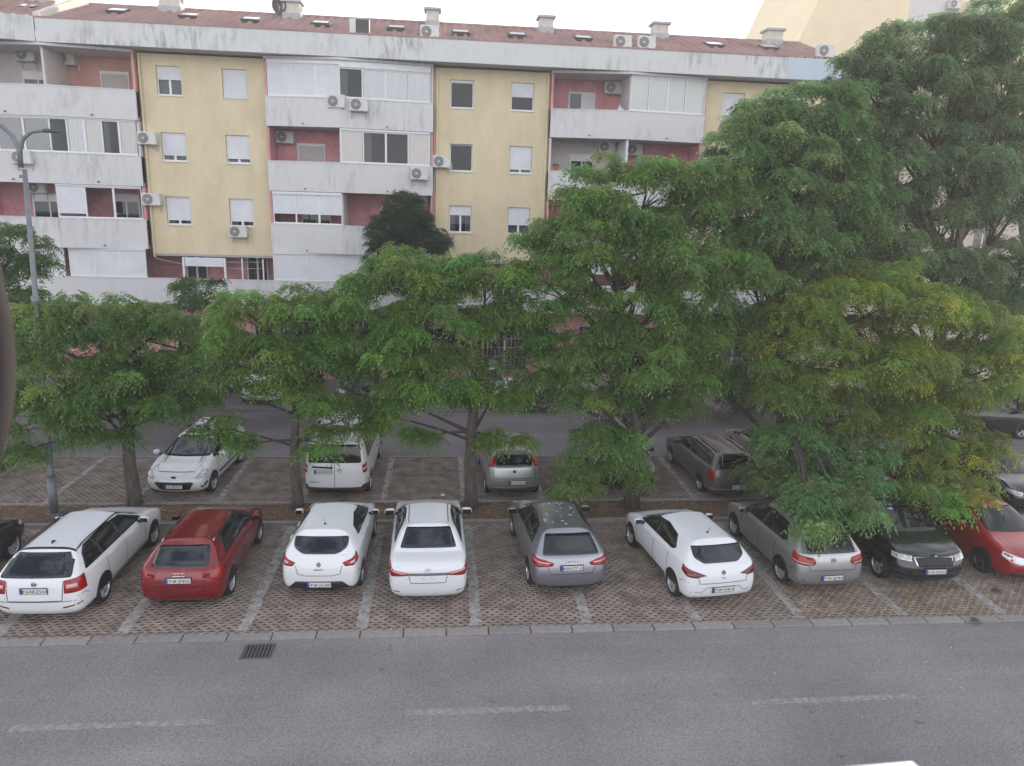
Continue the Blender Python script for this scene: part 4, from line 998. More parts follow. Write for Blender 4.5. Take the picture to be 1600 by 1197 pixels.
class Car:
    def __init__(s, name, sp, label, loc, rz, m_paint, wheel='rim', group='cars parked on the paved bays', cat='car'):
        s.sp = sp; s.root = empty(name, loc, rz); tag(s.root, label, cat, group)
        me = car_body(sp); s.me = me
        bm = bmesh.new(); bm.from_mesh(me); s.bvh = BVHTree.FromBMesh(bm); bm.free()
        s.paint = m_paint; s.body = obj('body', me, m_paint, s.root)
        s.W2 = sp['W']/2; s.L = sp['L']
    # local frame: +x = forward from the rear bumper, y left, z up
    def cast(s, mode, a, z):
        c = .42
        if mode in ('rearf', 'frontf'): o = Vector((-3 if mode == 'rearf' else s.L+3, a, z)); d = Vector((1 if mode == 'rearf' else -1, 0, 0))
        elif mode == 'rear' or mode == 'front':
            ya = s.W2-c; sg = 1 if a >= 0 else -1
            if abs(a) <= ya: o = Vector((-3 if mode == 'rear' else s.L+3, a, z)); d = Vector((1 if mode == 'rear' else -1, 0, 0))
            else:
                th = (abs(a)-ya)/c; x0 = (c+.12) if mode == 'rear' else s.L-c-.25
                d = Vector((math.cos(th)*(1 if mode == 'rear' else -1), -sg*math.sin(th), 0)); o = Vector((x0, sg*ya, z))-d*4
        elif mode == 'left': o = Vector((a, 4, z)); d = Vector((0, -1, 0))
        elif mode == 'right': o = Vector((a, -4, z)); d = Vector((0, 1, 0))
        elif mode == 'top': o = Vector((a, z, 5)); d = Vector((0, 0, -1))
        h = s.bvh.ray_cast(o, d)
        if h[0] is None:
            h = s.bvh.find_nearest(o+d*(3.4 if mode != 'top' else 3.8))
        n = h[1]
        if n.dot(d) > 0: n = -n
        return h[0], n
    def patch(s, name, mode, poly, m, off=.005, r=.02, parent=None, step=.07, label=None):
        P = round_poly(poly, r); pts = []
        for i in range(len(P)):
            a, b = P[i], P[(i+1) % len(P)]; n = max(1, int((b-a).length/step))
            for j in range(n): pts.append(a.lerp(b, j/n))
        nb = len(pts); xs = [p.x for p in pts]; ys = [p.y for p in pts]
        inner = []
        x = min(xs)+step*.6
        def inside(p):
            c_ = False
            for i in range(nb):
                a, b = pts[i], pts[i-1]
                if (a.y > p[1]) != (b.y > p[1]) and p[0] < (b.x-a.x)*(p[1]-a.y)/(b.y-a.y)+a.x: c_ = not c_
            return c_
        while x < max(xs):
            y = min(ys)+step*.6
            while y < max(ys):
                if inside((x, y)) and min((abs(x-p.x)+abs(y-p.y)) for p in pts) > step*.35: inner.append(Vector((x, y)))
                y += step
            x += step
        v2, e2, f2, *_ = delaunay_2d_cdt(pts+inner, [], [list(range(nb))], 1, 1e-5)
        V = []
        for p in v2:
            h, n = s.cast(mode, p.x, p.y); V.append(h+n*off)
        mb = MB().add(V, f2); me = mb.mesh(name)
        bm = bmesh.new(); bm.from_mesh(me)
        # rim skirt so the piece has thickness
        bnd = [e for e in bm.edges if e.is_boundary]
        ext = bmesh.ops.extrude_edge_only(bm, edges=bnd); nv = [g_ for g_ in ext['geom'] if isinstance(g_, bmesh.types.BMVert)]
        cen = Vector((s.L/2, 0, .7))
        for v in nv:
            h = s.bvh.find_nearest(v.co); v.co = h[0]-(v.co-h[0])*.4 if h[0] is not None else v.co
        bmesh.ops.recalc_face_normals(bm, faces=bm.faces); bm.to_mesh(me); bm.free()
        o = obj(name, me, m, parent or s.root, smooth=True)
        if label: o['label'] = label
        return o
    def sym(s, name, mode, poly, m, **k):
        if mode in ('rear', 'front'):
            return [s.patch(name, mode, [(sg*a, b) for a, b in poly], m, **k) for sg in (1, -1)]
        return [s.patch(name, md, poly, m, **k) for md in ('left', 'right')]
    def line(s, name, mode, pts, m='plastic_dark', w=.012, off=.003, parent=None, step=.08):
        P = []
        for a, b in zip(pts, pts[1:]):
            a, b = Vector(a), Vector(b); n = max(1, int((b-a).length/step)); P += [a.lerp(b, j/n) for j in range(n)]
        P.append(Vector(pts[-1])); V = []
        for i, p in enumerate(P):
            d = (P[min(i+1, len(P)-1)]-P[max(i-1, 0)]).normalized(); n2 = Vector((-d.y, d.x))*w*.75
            for q in (p-n2, p+n2):
                h, n = s.cast(mode, q.x, q.y); V.append(h+n*off)
        return MB().add(V, [(2*i, 2*i+1, 2*i+3, 2*i+2) for i in range(len(P)-1)]).build(name, m, parent or s.body)
    def wheels(s, xs, r=.32, w=.205, rim='rim', spokes=5, inset=.0):
        s.bumper_seams()
        for x in xs:
            for sg, md in ((1, 'left'), (-1, 'right')):
                n = 22; R_ = r+.04; zc = r; zb = s.sp['lv'][0][3][1]+.02
                arc = [(x+R_*math.cos(t), zc+R_*math.sin(t)) for t in [math.pi*(k/n) for k in range(n+1)]]
                arc = [(x+R_*1.0, zb)]+arc+[(x-R_*1.0, zb)]
                s.patch('wheel_arch', md, arc, 'black', off=.003, r=0, step=.09)
                m = MB(); yo = s.W2-.008-inset; yi = yo-w
                prof = [(yi, r*.62), (yi+.01, r*.96), (yi+.04, r), (yo-.04, r), (yo-.012, r*.965), (yo, r*.86), (yo-.006, r*.70), (yo-.03, r*.665)]
                N = 28; vs = [(x+q*math.cos(2*math.pi*k/N), sg*y, zc+q*math.sin(2*math.pi*k/N)) for y, q in prof for k in range(N)]
                fs = [(i*N+k, i*N+(k+1) % N, (i+1)*N+(k+1) % N, (i+1)*N+k) for i in range(len(prof)-1) for k in range(N)]
                if sg < 0: fs = [f[::-1] for f in fs]
                m.add(vs, fs); wh = m.build('wheel', 'rubber', s.root, smooth=True)
                q = MB(); rr = r*.68
                prof = [(yo-.012, rr), (yo-.01, rr*.94), (yo-.03, rr*.90), (yo-.09, rr*.86)]
                vs = [(x+a*math.cos(2*math.pi*k/N), sg*y, zc+a*math.sin(2*math.pi*k/N)) for y, a in prof for k in range(N)]
                fs = [(i*N+k, i*N+(k+1) % N, (i+1)*N+(k+1) % N, (i+1)*N+k) for i in range(len(prof)-1) for k in range(N)]
                q.add(vs, [f[::-1] for f in fs] if sg < 0 else fs)
                for k in range(spokes):
                    for off in ((-.10, .10) if spokes < 8 else (0,)):
                        a = 2*math.pi*k/spokes+.3; c, sn = math.cos(a), math.sin(a); c2, s2 = math.cos(a+off*1.6), math.sin(a+off*1.6)
                        hw = .016 if spokes < 8 else .014
                        p0 = (x+.03*c, zc+.03*sn); p1 = (x+rr*.93*c2, zc+rr*.93*s2); nx, nz = -sn*hw, c*hw
                        vs = [(p0[0]-nx*1.3, sg*(yo-.03), p0[1]-nz*1.3), (p0[0]+nx*1.3, sg*(yo-.03), p0[1]+nz*1.3), (p1[0]+nx, sg*(yo-.014), p1[1]+nz), (p1[0]-nx, sg*(yo-.014), p1[1]-nz)]
                        vs += [(v[0], v[1]-sg*.03, v[2]) for v in vs]
                        q.add(vs, [(0, 1, 2, 3), (4, 7, 6, 5), (0, 4, 5, 1), (1, 5, 6, 2), (2, 6, 7, 3), (3, 7, 4, 0)])
                q.cyl((x, sg*(yo-.06), zc), (x, sg*(yo-.02), zc), .05, n=14)
                q.build('rim', rim, wh)
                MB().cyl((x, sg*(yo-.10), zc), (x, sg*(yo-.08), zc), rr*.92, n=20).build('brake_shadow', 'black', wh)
    def plate(s, mode, z, text, y=0, w=.52, h=.112, tilt=0, blue=True, red_mark=True):
        p, n = s.cast(mode, y, z); sg = -1 if mode == 'rear' else 1
        x = p.x+sg*.016
        pl = empty_part('number_plate', s.root)
        me = MB().box(-.006, .006, -w/2, w/2, -h/2, h/2).mesh('number_plate'); me.materials.append(MATS['plate_white'])
        o = bpy.data.objects.new('number_plate', me); col.objects.link(o); o.parent = s.root; o.location = (x, y, z); o.rotation_euler = (0, R(tilt)*-sg, 0)
        MB().box(-.0065, .0065, -w/2-.012, w/2+.012, -h/2-.012, h/2+.012).build('plate_holder', 'black', o, loc=(-sg*.006, 0, 0))
        yb = w/2-.025 if mode == 'rear' else -w/2+.025     # blue band on the viewer's left
        MB().box(-.002, .002, -.026, .026, -h/2+.003, h/2-.003).build('blue_band', 'plate_blue', o, loc=(sg*.007, yb, 0))
        if text:
            t = text_mesh(text, .098)
            to = bpy.data.objects.new('plate_text', t); col.objects.link(to); to.parent = o
            to.matrix_local = Matrix(((0, 0, sg, sg*.0085), ((-1 if mode == 'rear' else 1)*1.0, 0, 0, -.03 if mode == 'rear' else .03), (0, 1, 0, -.036), (0, 0, 0, 1)))
            if red_mark:
                MB().box(-.001, .001, -.018, .018, -.022, .022).build('plate_crest', 'plate_crest', o, loc=(sg*.0085, (.052 if mode == 'rear' else -.052), 0))
        return o
    def mirrors(s, x, z, m=None, size=(.085, .10, .07), base='plastic_dark'):
        for sg in (1, -1):
            bm = bmesh.new(); bmesh.ops.create_icosphere(bm, subdivisions=3, radius=1)
            for v in bm.verts:
                f = lambda a: math.copysign(abs(a)**.62, a)
                v.co = Vector((f(v.co.x)*size[0]*.75*(1-.25*v.co.y*sg), f(v.co.y)*size[1], f(v.co.z)*size[2]*(1-.15*v.co.y*sg)))
            me = bpy.data.meshes.new('mirror'); bm.to_mesh(me); bm.free()
            o = obj('mirror', me, m or s.paint, s.root, smooth=True, loc=(x, sg*(s.W2+.085), z))
            MB().box(-size[0]*.72-.012, -size[0]*.6, -size[1]*.82, size[1]*.82, -size[2]*.75, size[2]*.75).build('mirror_glass', 'glass', o, bevel=.008)
            MB().box(-.04, .05, -.10 if sg > 0 else -.02, .02 if sg > 0 else .10, -.075, -.03).build('mirror_arm', base, o, loc=(0, -sg*.09, 0))
    def bumper_seams(s, z=.64):
        for md in ('left', 'right'):
            s.line('bumper_seam', md, [(.05, z), (.30, z+.02), (.42, z-.06)], 'rim_dark', .008); s.line('bumper_seam', md, [(s.L-.12, z-.02), (s.L-.36, z), (s.L-.44, z-.08)], 'rim_dark', .008)
        s.line('hood_seam', 'top', [(s.L-1.05, .60), (s.L-.6, .62), (s.L-.3, .52)], 'rim_dark', .008); s.line('hood_seam', 'top', [(s.L-1.05, -.60), (s.L-.6, -.62), (s.L-.3, -.52)], 'rim_dark', .008)
    def handles(s, pts, m=None):
        for x, z in pts:
            for md, sg in (('left', 1), ('right', -1)):
                p, n = s.cast(md, x, z); MB().box(-.10, .10, -.012, .022, -.016, .016).build('door_handle', m or s.paint, s.root, bevel=.008, loc=(x, p.y+sg*.012, z)).rotation_euler = (0, 0, 0 if sg > 0 else math.pi)
    def side_glass(s, poly, pillars=(), m='glass_smoked', trim=None):
        s.sym('window_trim', 'side', grow(poly, .022 if trim else .004), trim or 'black', off=.004, r=.05, step=.06)
        cuts = [-9]+sorted(pillars)+[99]
        for a, b in zip(cuts, cuts[1:]):
            P = clip_x(poly, a+.025, b-.025)
            if len(P) >= 3: s.sym('side_window', 'side', P, m, off=.010, r=.03, step=.06)
        for x in pillars:
            P = clip_x(poly, x-.027, x+.027)
            if len(P) >= 3: s.sym('window_pillar', 'side', P, 'black', off=.009, r=0, step=.06)
    def rails(s, x0, x1, y, m='plastic_dark', rise=.05, r=.016):
        for sg in (1, -1):
            pts = []
            for k in range(11):
                x = x0+(x1-x0)*k/10; p, n = s.cast('top', x, sg*y); e = min(1, min(k, 10-k)/1.2); pts.append((x, sg*y, p.z+.004+rise*e))
            MB().tube(pts, r, 8).build('roof_rail', m, s.root, smooth=True)
    def antenna(s, x, fin=True, y=0):
        p, n = s.cast('top', x, y)
        if fin: MB().add([(-.09, -.012, 0), (-.09, .012, 0), (.08, -.02, 0), (.08, .02, 0), (-.075, 0, .065), (-.04, 0, .07)], [(0, 4, 1), (0, 2, 5, 4), (1, 4, 5, 3), (2, 3, 5), (0, 1, 3, 2)]).build('antenna', 'plastic_dark', s.root, loc=p-Vector((0, 0, .006)))
        else:
            m = MB(); m.cyl((0, 0, -.01), (0, 0, .02), .035, .025, 12); m.tube([(0, 0, .01), (-.06, 0, .10), (-.13, 0, .2)], [.006, .005, .003], 6); m.build('antenna', 'black', s.root, loc=p)
    def badge(s, mode, z, kind, y=0, size=.05):
        p, n = s.cast(mode, y, z); sg = -1 if mode == 'rear' else 1; m = MB()
        def ring(cy, cz, a, b, t=.006, k=18): m.tube([(0, cy+a*math.cos(2*math.pi*i/k), cz+b*math.sin(2*math.pi*i/k)) for i in range(k+1)], t, 5)
        mm = 'chrome'
        if kind == 'four_rings':
            for i in range(4): ring((i-1.5)*.062, 0, .038, .038, .006)
        elif kind == 'diamond':
            for q in (1, .62): m.tube([(0, 0, .068*q), (0, .042*q, 0), (0, 0, -.068*q), (0, -.042*q, 0), (0, 0, .068*q)], .007, 5)
            mm = 'plastic_dark'
        elif kind == 'circle':
            ring(0, 0, .058, .058, .006); m.tube([(0, -.035, .04), (0, -.015, -.02), (0, 0, .005), (0, .015, -.02), (0, .035, .04)], .006, 5); mm = 'rim_dark'
        elif kind == 'ovals': ring(0, 0, .07, .048, .005); ring(0, .0, .026, .045, .004); ring(0, .018, .042, .016, .004); mm = 'rim'
        elif kind == 'wing': ring(0, 0, .045, .045, .005); m.tube([(0, -.05, .02), (0, 0, -.01), (0, .04, .03)], .010, 5); m.tube([(0, -.02, -.02), (0, .03, -.005)], .010, 5); mm = 'plastic_dark'
        elif kind == 'shield':
            m.add([(0, -.075, .055), (0, .075, .055), (0, .055, -.03), (0, 0, -.065), (0, -.055, -.03)], [(0, 1, 2, 3, 4)]); m.add([(sg*.003, -.028, .03), (sg*.003, .01, .035), (sg*.003, .035, -.02), (sg*.003, -.01, -.035)], [(0, 1, 2, 3)]); mm = 'plastic_dark'
        elif kind == 'dot': m.cyl((-.006, 0, 0), (.006, 0, 0), .05, n=18); mm = 'rim_dark'
        return m.build('emblem', mm, s.root, loc=p+Vector((sg*.012, 0, 0)))
    def wiper(s, pts, mode='rear'):
        P = [s.cast(mode, a, z) for a, z in pts]; MB().tube([p+n*.02 for p, n in P], [.012]+[.007]*(len(P)-1), 5).build('wiper', 'black', s.root)
    def lettering(s, mode, z, text, y=0, size=.04, m='rim_dark'):
        p, n = s.cast(mode, y, z); sg = -1 if mode == 'rear' else 1; t = text_mesh(text, size, m)
        o = bpy.data.objects.new('lettering', t); col.objects.link(o); o.parent = s.root
        o.matrix_local = Matrix(((0, 0, sg, p.x+sg*.008), ((-1 if mode == 'rear' else 1), 0, 0, y), (0, 1, 0, z), (0, 0, 0, 1)))
def empty_part(n, p): return None
def grow(poly, d):
    c = sum((Vector(p) for p in poly), Vector((0, 0)))/len(poly); out = []
    for p in poly:
        v = Vector(p)-c; out.append(tuple(Vector(p)+Vector((math.copysign(d, v.x), math.copysign(d, v.y)))))
    return out
def clip_x(poly, a, b):
    def cl(P, f, X):
        out = []
        for i in range(len(P)):
            p, q = P[i-1], P[i]; pi, qi = f(p[0]), f(q[0])
            if pi != qi: t = (X-p[0])/(q[0]-p[0]); out.append((X, p[1]+(q[1]-p[1])*t))
            if qi: out.append(q)
        return out
    P = cl(list(poly), lambda x: x >= a, a); return cl(P, lambda x: x <= b, b) if P else []
TXT = {}
def text_mesh(txt, size, m='plate_text'):
    k = (txt, size, m)
    if k in TXT: return TXT[k]
    c = bpy.data.curves.new('t', 'FONT'); c.body = txt; c.size = size; c.align_x = 'CENTER'; c.resolution_u = 1; c.space_character = 1.08; c.offset = .0012
    o = bpy.data.objects.new('t', c); col.objects.link(o); dg = bpy.context.evaluated_depsgraph_get(); dg.update()
    me = bpy.data.meshes.new_from_object(o.evaluated_get(dg), depsgraph=dg); bpy.data.objects.remove(o); me.materials.clear(); me.materials.append(MATS[m]); me.name = 'plate_text'
    TXT[k] = me; return me

def spec(L, W, H, rear, front, belt=(.97, .90), ws=(1.02, 1.85), rg=.12, rtop=.50, fox=.16, hz=.74, hoodb=.98, rw=.69, bz=.22, deck=None, gb=.90, lowz=(.36, .60), tailz=None, roofs=.10, sq=.35, **k):
    """levels: bottom, sill, widest, under lights, shoulder, glass base, roof edge; ws = windscreen base / top distance behind the nose"""
    br, bf = belt; tz = tailz or br
    lv = [(rear[0], L-front[0], .93, (bz, bz, bz, bz)),
          (rear[1], L-front[1], .985, (lowz[0], lowz[0], lowz[0], lowz[0])),
          (rear[2], L-front[2], 1.0, (lowz[1], .56, .56, .54)),
          (rear[3], L-front[3], .995, (tz-.13, .74, .72, .66)),
          (rear[4], L-front[4], .965, (tz, br, bf-.03, hz)),
          (rg, L-ws[0], gb, (tz+.06 if deck is None else deck, br+.055, hoodb-.01, hoodb+.01), sq*.6),
          (rtop, L-ws[1], rw, (H-.045, H-roofs, H-roofs, H-.06), sq)]
    d = dict(L=L, W=W, H=H, lv=lv); d.update(k); return d
HR = (.14, .05, .0, .03, .07); FR = (.16, .05, .0, .04, .14)
white = paint('paint_white', (.72, .73, .75), 0, .3, .04); red = paint('paint_red', (.22, .004, .011), .25, .16, .25); red2 = paint('paint_bright_red', (.30, .006, .010), .1, .25, .15)
silver = paint('paint_silver', (.33, .335, .38), .8, .26, .12); silver2 = paint('paint_pale_silver', (.44, .445, .45), .75, .28, .1); grey = paint('paint_grey', (.17, .155, .155), .6, .4, .2)
dark = paint('paint_dark', (.008, .011, .016), .1, .07, .3); black = paint('paint_black', (.005, .006, .007), 0, .08, .3); beige = paint('paint_beige', (.36, .34, .31), .6, .4, .15)
HP = math.pi/2
NOSE_IN = 'cars parked nose in along the front row'; FACING = 'cars in the front row facing the street'; SECOND = 'cars in the second row beyond the trees'; FAR = 'cars parked in front of the shops'

def seams(c, x, z0, z1, tilt=.0):
    c.line('door_seam', 'left', [(x, z0), (x+tilt, z1)]); c.line('door_seam', 'right', [(x, z0), (x+tilt, z1)])

# --- white estate, far left
c = Car('estate_car', spec(4.67, 1.814, 1.465, (.12, .03, .0, .05, .09), FR, (.99, .92), (1.15, 1.95), .14, .62, rw=.70, gb=.91, tailz=1.0), 'white estate car with black roof rails and square red tail lights',
        (-8.18, 14.22, 0), HP+R(-1), white, group=NOSE_IN)
c.patch('rear_window', 'rearf', [(-.70, 1.04), (.70, 1.04), (.60, 1.385), (-.60, 1.385)], 'glass', r=.05)
c.side_glass([(.50, 1.05), (3.30, 1.0), (3.22, 1.05), (2.62, 1.34), (2.0, 1.385), (.95, 1.37), (.72, 1.30)], (1.25, 2.18), m='glass_smoked')
c.patch('windscreen', 'frontf', [(-.68, 1.03), (.68, 1.03), (.55, 1.37), (-.55, 1.37)], 'glass')
for o in c.sym('taillight', 'rear', [(.56, .99), (.98, 1.03), (.98, .73), (.56, .73)], 'tail_red', r=.02, off=.008): pass
c.sym('reversing_light', 'rear', [(.60, .90), (.78, .91), (.78, .83), (.60, .83)], 'tail_clear', r=.01, off=.012)
c.sym('reflector', 'rear', [(.52, .435), (.84, .50), (.84, .475), (.52, .40)], 'tail_dark', r=.005)
c.line('tailgate_seam', 'rear', [(-.55, .98), (-.52, .58), (.52, .58), (.55, .98)], 'rim_dark', .010)
c.line('bumper_crease', 'rear', [(-.8, .56), (.8, .56)], 'rim_dark', .010)
c.plate('rear', .80, 'PG  KZ500', y=.0); c.badge('rear', .93, 'wing'); c.wiper([(.05, 1.06), (-.35, 1.075)])
c.rails(.75, 2.75, .56); c.antenna(.95); c.wheels((1.06, 3.76), .325, spokes=5); c.mirrors(3.05, 1.03); c.handles(((1.55, .93), (2.55, .90))); c.patch('rear_spoiler_lip', 'top', [(.66, -.58), (.72, -.58), (.72, .58), (.66, .58)], 'black', r=0)
for x in (1.3, 2.2, 3.25): seams(c, x, .36, .99)
c.line('sill_trim', 'left', [(1.5, .33), (3.3, .33)], 'plastic_dark', .06); c.line('sill_trim', 'right', [(1.5, .33), (3.3, .33)], 'plastic_dark', .06)

# --- red hatchback
c = Car('hatchback', spec(4.29, 1.765, 1.42, (.12, .03, .0, .05, .10), FR, (.98, .88), (1.10, 1.85), .20, .66, rw=.695, tailz=.96), 'metallic red hatchback with fallen leaf specks on its roof, four ring badge',
        (-5.50, 14.62, 0), HP+R(0), red, group=NOSE_IN)
c.patch('rear_window', 'rearf', [(-.60, 1.00), (.60, 1.00), (.52, 1.32), (-.52, 1.32)], 'glass', r=.08)
c.side_glass([(.78, 1.05), (3.02, .97), (2.45, 1.28), (1.9, 1.335), (1.1, 1.31), (.95, 1.25)], (1.98,), m='glass_smoked', trim='black')
c.patch('windscreen', 'frontf', [(-.66, 1.0), (.66, 1.0), (.53, 1.32), (-.53, 1.32)], 'glass')
c.sym('taillight', 'rear', [(.46, .95), (.95, .98), (.95, .79), (.74, .75), (.48, .81)], 'tail_red', r=.03, off=.008); c.sym('reversing_light', 'rear', [(.50, .90), (.64, .91), (.64, .85), (.52, .85)], 'tail_dark', r=.01, off=.012)
c.line('tailgate_seam', 'rear', [(-.60, .92), (-.52, .64), (.52, .64), (.60, .92)], 'tail_dark', .012); c.line('bumper_crease', 'rear', [(-.82, .60), (.82, .60)], red, .02, .012); c.line('bumper_crease', 'rear', [(-.78, .40), (.78, .40)], red, .02, .012)
c.plate('rear', .765, 'PG  JP832'); c.badge('rear', .885, 'four_rings'); c.rails(.75, 2.4, .54, 'chrome', .012, .011)
c.wheels((.84, 3.42), .32, spokes=9); c.mirrors(2.80, 1.0); c.handles(((2.0, .88),)); c.patch('bumper_insert', 'rear', [(-.6, .23), (.6, .23), (.55, .31), (-.55, .31)], 'plastic_dark'); 
for x in (1.75, 3.0): seams(c, x, .34, .95)

# --- white small hatch with curved rear glass
c = Car('hatchback', spec(4.06, 1.732, 1.448, (.12, .04, .0, .04, .12), FR, (1.02, .90), (1.0, 1.75), .24, .62, rw=.695, tailz=.98), 'small white hatchback with curved rear window and black lower bumper',
        (-2.66, 15.02, 0), HP+R(-1.5), white, group=NOSE_IN)
c.patch('rear_window', 'rearf', [(-.40, 1.035), (.40, 1.035), (.60, 1.15), (.60, 1.32), (-.60, 1.32), (-.60, 1.15)], 'glass', r=.10)
c.side_glass([(1.05, 1.13), (2.9, 1.0), (2.35, 1.31), (1.8, 1.36), (1.15, 1.30)], (1.95,), m='glass_smoked')
c.patch('windscreen', 'frontf', [(-.64, 1.0), (.64, 1.0), (.53, 1.35), (-.53, 1.35)], 'glass')
c.sym('taillight', 'rear', [(.50, .90), (.70, .96), (.92, 1.06), (.93, .90), (.72, .82), (.56, .82)], 'tail_red', r=.03, off=.008); c.sym('reversing_light', 'rear', [(.66, .90), (.78, .93), (.76, .86), (.66, .86)], 'tail_clear', r=.01, off=.012)
c.patch('bumper_insert', 'rear', [(-.66, .30), (.66, .30), (.50, .48), (-.50, .48)], 'plastic_dark', r=.04); c.patch('rear_skirt', 'rear', [(-.92, .225), (.92, .225), (.92, .30), (.66, .31), (-.66, .31), (-.92, .30)], 'plastic_dark', r=.01)
c.line('tailgate_seam', 'rear', [(-.50, .84), (-.46, .66), (-.3, .62), (.3, .62), (.46, .66), (.50, .84)], 'rim_dark', .009)
c.plate('rear', .40, 'PG  JS149'); c.badge('rear', .86, 'diamond'); c.antenna(.95, False); c.wiper([(-.12, 1.05), (.22, 1.06)])
c.lettering('rear', .745, 'RENAULT', size=.045); c.wheels((.78, 3.37), .305, spokes=5); c.mirrors(2.62, 1.02); c.handles(((2.0, .95), (1.2, 1.0)), white)
for x in (1.1, 1.9, 2.95): seams(c, x, .34, 1.0)

# --- white sedan
c = Car('sedan', spec(4.62, 1.776, 1.465, (.14, .05, .0, .02, .06), FR, (1.0, .90), (1.10, 1.98), .62, 1.24, rw=.695, deck=1.07, tailz=1.0, deck_=0), 'white sedan without a number plate, chrome strip between its tail lights',
        (-.25, 14.62, 0), HP+R(1), white, group=NOSE_IN)
c.patch('rear_window', 'rearf', [(-.635, 1.115), (.635, 1.115), (.50, 1.40), (-.50, 1.40)], 'glass', r=.04)
c.side_glass([(.98, 1.12), (3.22, 1.0), (2.62, 1.34), (2.1, 1.38), (1.5, 1.34)], (2.2,), m='glass_smoked')
c.patch('windscreen', 'frontf', [(-.66, 1.02), (.66, 1.02), (.55, 1.38), (-.55, 1.38)], 'glass')
c.sym('taillight', 'rear', [(.42, .80), (.46, .86), (.74, .90), (.97, 1.0), (.97, .80), (.76, .75)], 'tail_red', r=.02, off=.008); c.sym('reversing_light', 'rear', [(.46, .845), (.80, .90), (.80, .865), (.50, .82)], 'tail_clear', r=.01, off=.012)
c.line('chrome_strip', 'rear', [(-.44, .83), (.44, .83)], 'chrome', .028, .012); c.line('chrome_shadow', 'rear', [(-.42, .805), (.42, .805)], 'black', .012, .008)
c.line('trunk_seam', 'rear', [(-.66, 1.06), (-.62, .86), (-.44, .80)], 'rim_dark', .010); c.line('trunk_seam', 'rear', [(.66, 1.06), (.62, .86), (.44, .80)], 'rim_dark', .010); c.line('trunk_seam', 'rear', [(-.42, .80), (-.38, .62), (.38, .62), (.42, .80)], 'rim_dark', .010)
c.sym('reflector', 'rear', [(.60, .40), (.80, .435), (.80, .415), (.60, .375)], 'plastic_dark', r=.004); c.badge('rear', .905, 'ovals')
for y_ in (-.08, .10): 
    p, n = c.cast('rear', y_, .73); MB().cyl((-.004, 0, 0), (.004, 0, 0), .012).build('plate_screw', 'plastic_dark', c.root, loc=p)
c.wheels((1.02, 3.72), .315, spokes=7); c.mirrors(2.92, 1.05, size=(.10, .13, .085)); c.handles(((1.75, .93), (2.65, .91)), 'chrome'); c.line('roof_gutter', 'top', [(1.45, .46), (2.6, .47)], 'black', .012); c.line('roof_gutter', 'top', [(1.45, -.46), (2.6, -.47)], 'black', .012)
for x in (1.25, 2.22, 3.2): seams(c, x, .34, 1.0)

# --- silver hatchback with pollen on its roof
c = Car('hatchback', spec(4.31, 1.785, 1.425, (.12, .03, .0, .06, .11), FR, (.98, .88), (1.10, 1.88), .20, .70, rw=.695, tailz=.97), 'silver blue hatchback with dusty blotches on its roof, right of the white sedan',
        (2.98, 14.92, 0), HP+R(3), silver, group=NOSE_IN)
c.patch('rear_window', 'rearf', [(-.66, 1.01), (.66, 1.01), (.53, 1.33), (-.53, 1.33)], 'glass', r=.05)
c.side_glass([(.80, 1.06), (3.02, .97), (2.45, 1.28), (1.9, 1.335), (1.15, 1.31), (.98, 1.25)], (1.25, 1.98), m='glass_smoked', trim='black')
c.patch('windscreen', 'frontf', [(-.66, 1.0), (.66, 1.0), (.53, 1.33), (-.53, 1.33)], 'glass')
c.sym('taillight', 'rear', [(.40, .86), (.60, .925), (.98, .985), (.98, .79), (.72, .765), (.44, .80)], 'tail_red', r=.02, off=.008); c.line('light_strip', 'rear', [(-.93, .89), (-.5, .855)], 'tail_clear', .012, .012); c.line('light_strip', 'rear', [(.93, .89), (.5, .855)], 'tail_clear', .012, .012)
c.line('tailgate_seam', 'rear', [(-.56, .82), (-.48, .62), (.48, .62), (.56, .82)], 'rim_dark', .012); c.line('bumper_crease', 'rear', [(-.84, .58), (.84, .58)], silver, .022, .012)
c.patch('bumper_insert', 'rear', [(-.80, .225), (.80, .225), (.74, .31), (-.74, .31)], 'plastic_dark'); c.sym('exhaust_trim', 'rear', [(.55, .345), (.80, .37), (.80, .35), (.55, .32)], 'plastic_dark', r=.004)
c.plate('rear', .755, 'BG  277 LS'); c.badge('rear', .885, 'four_rings'); c.wheels((.83, 3.45), .32, spokes=5); c.mirrors(2.82, 1.0, size=(.10, .12, .08)); c.handles(((1.45, .92), (2.3, .89)))
for x in (1.2, 2.0, 3.0): seams(c, x, .34, .97)
du = mat('dust', (.52, .50, .45), .9, noise=.1)
for _ in range(34):
    x = rnd.uniform(.95, 2.3); y = rnd.uniform(-.45, .45); a = rnd.uniform(.01, .05); b = rnd.uniform(.01, .035)
    c.patch('dust_blotch', 'top', [(x+a*math.cos(t)*rnd.uniform(.6, 1.3), y+b*math.sin(t)*rnd.uniform(.6, 1.3)) for t in [k*math.pi/3 for k in range(6)]], 'dust', off=.001, r=0, step=.1)

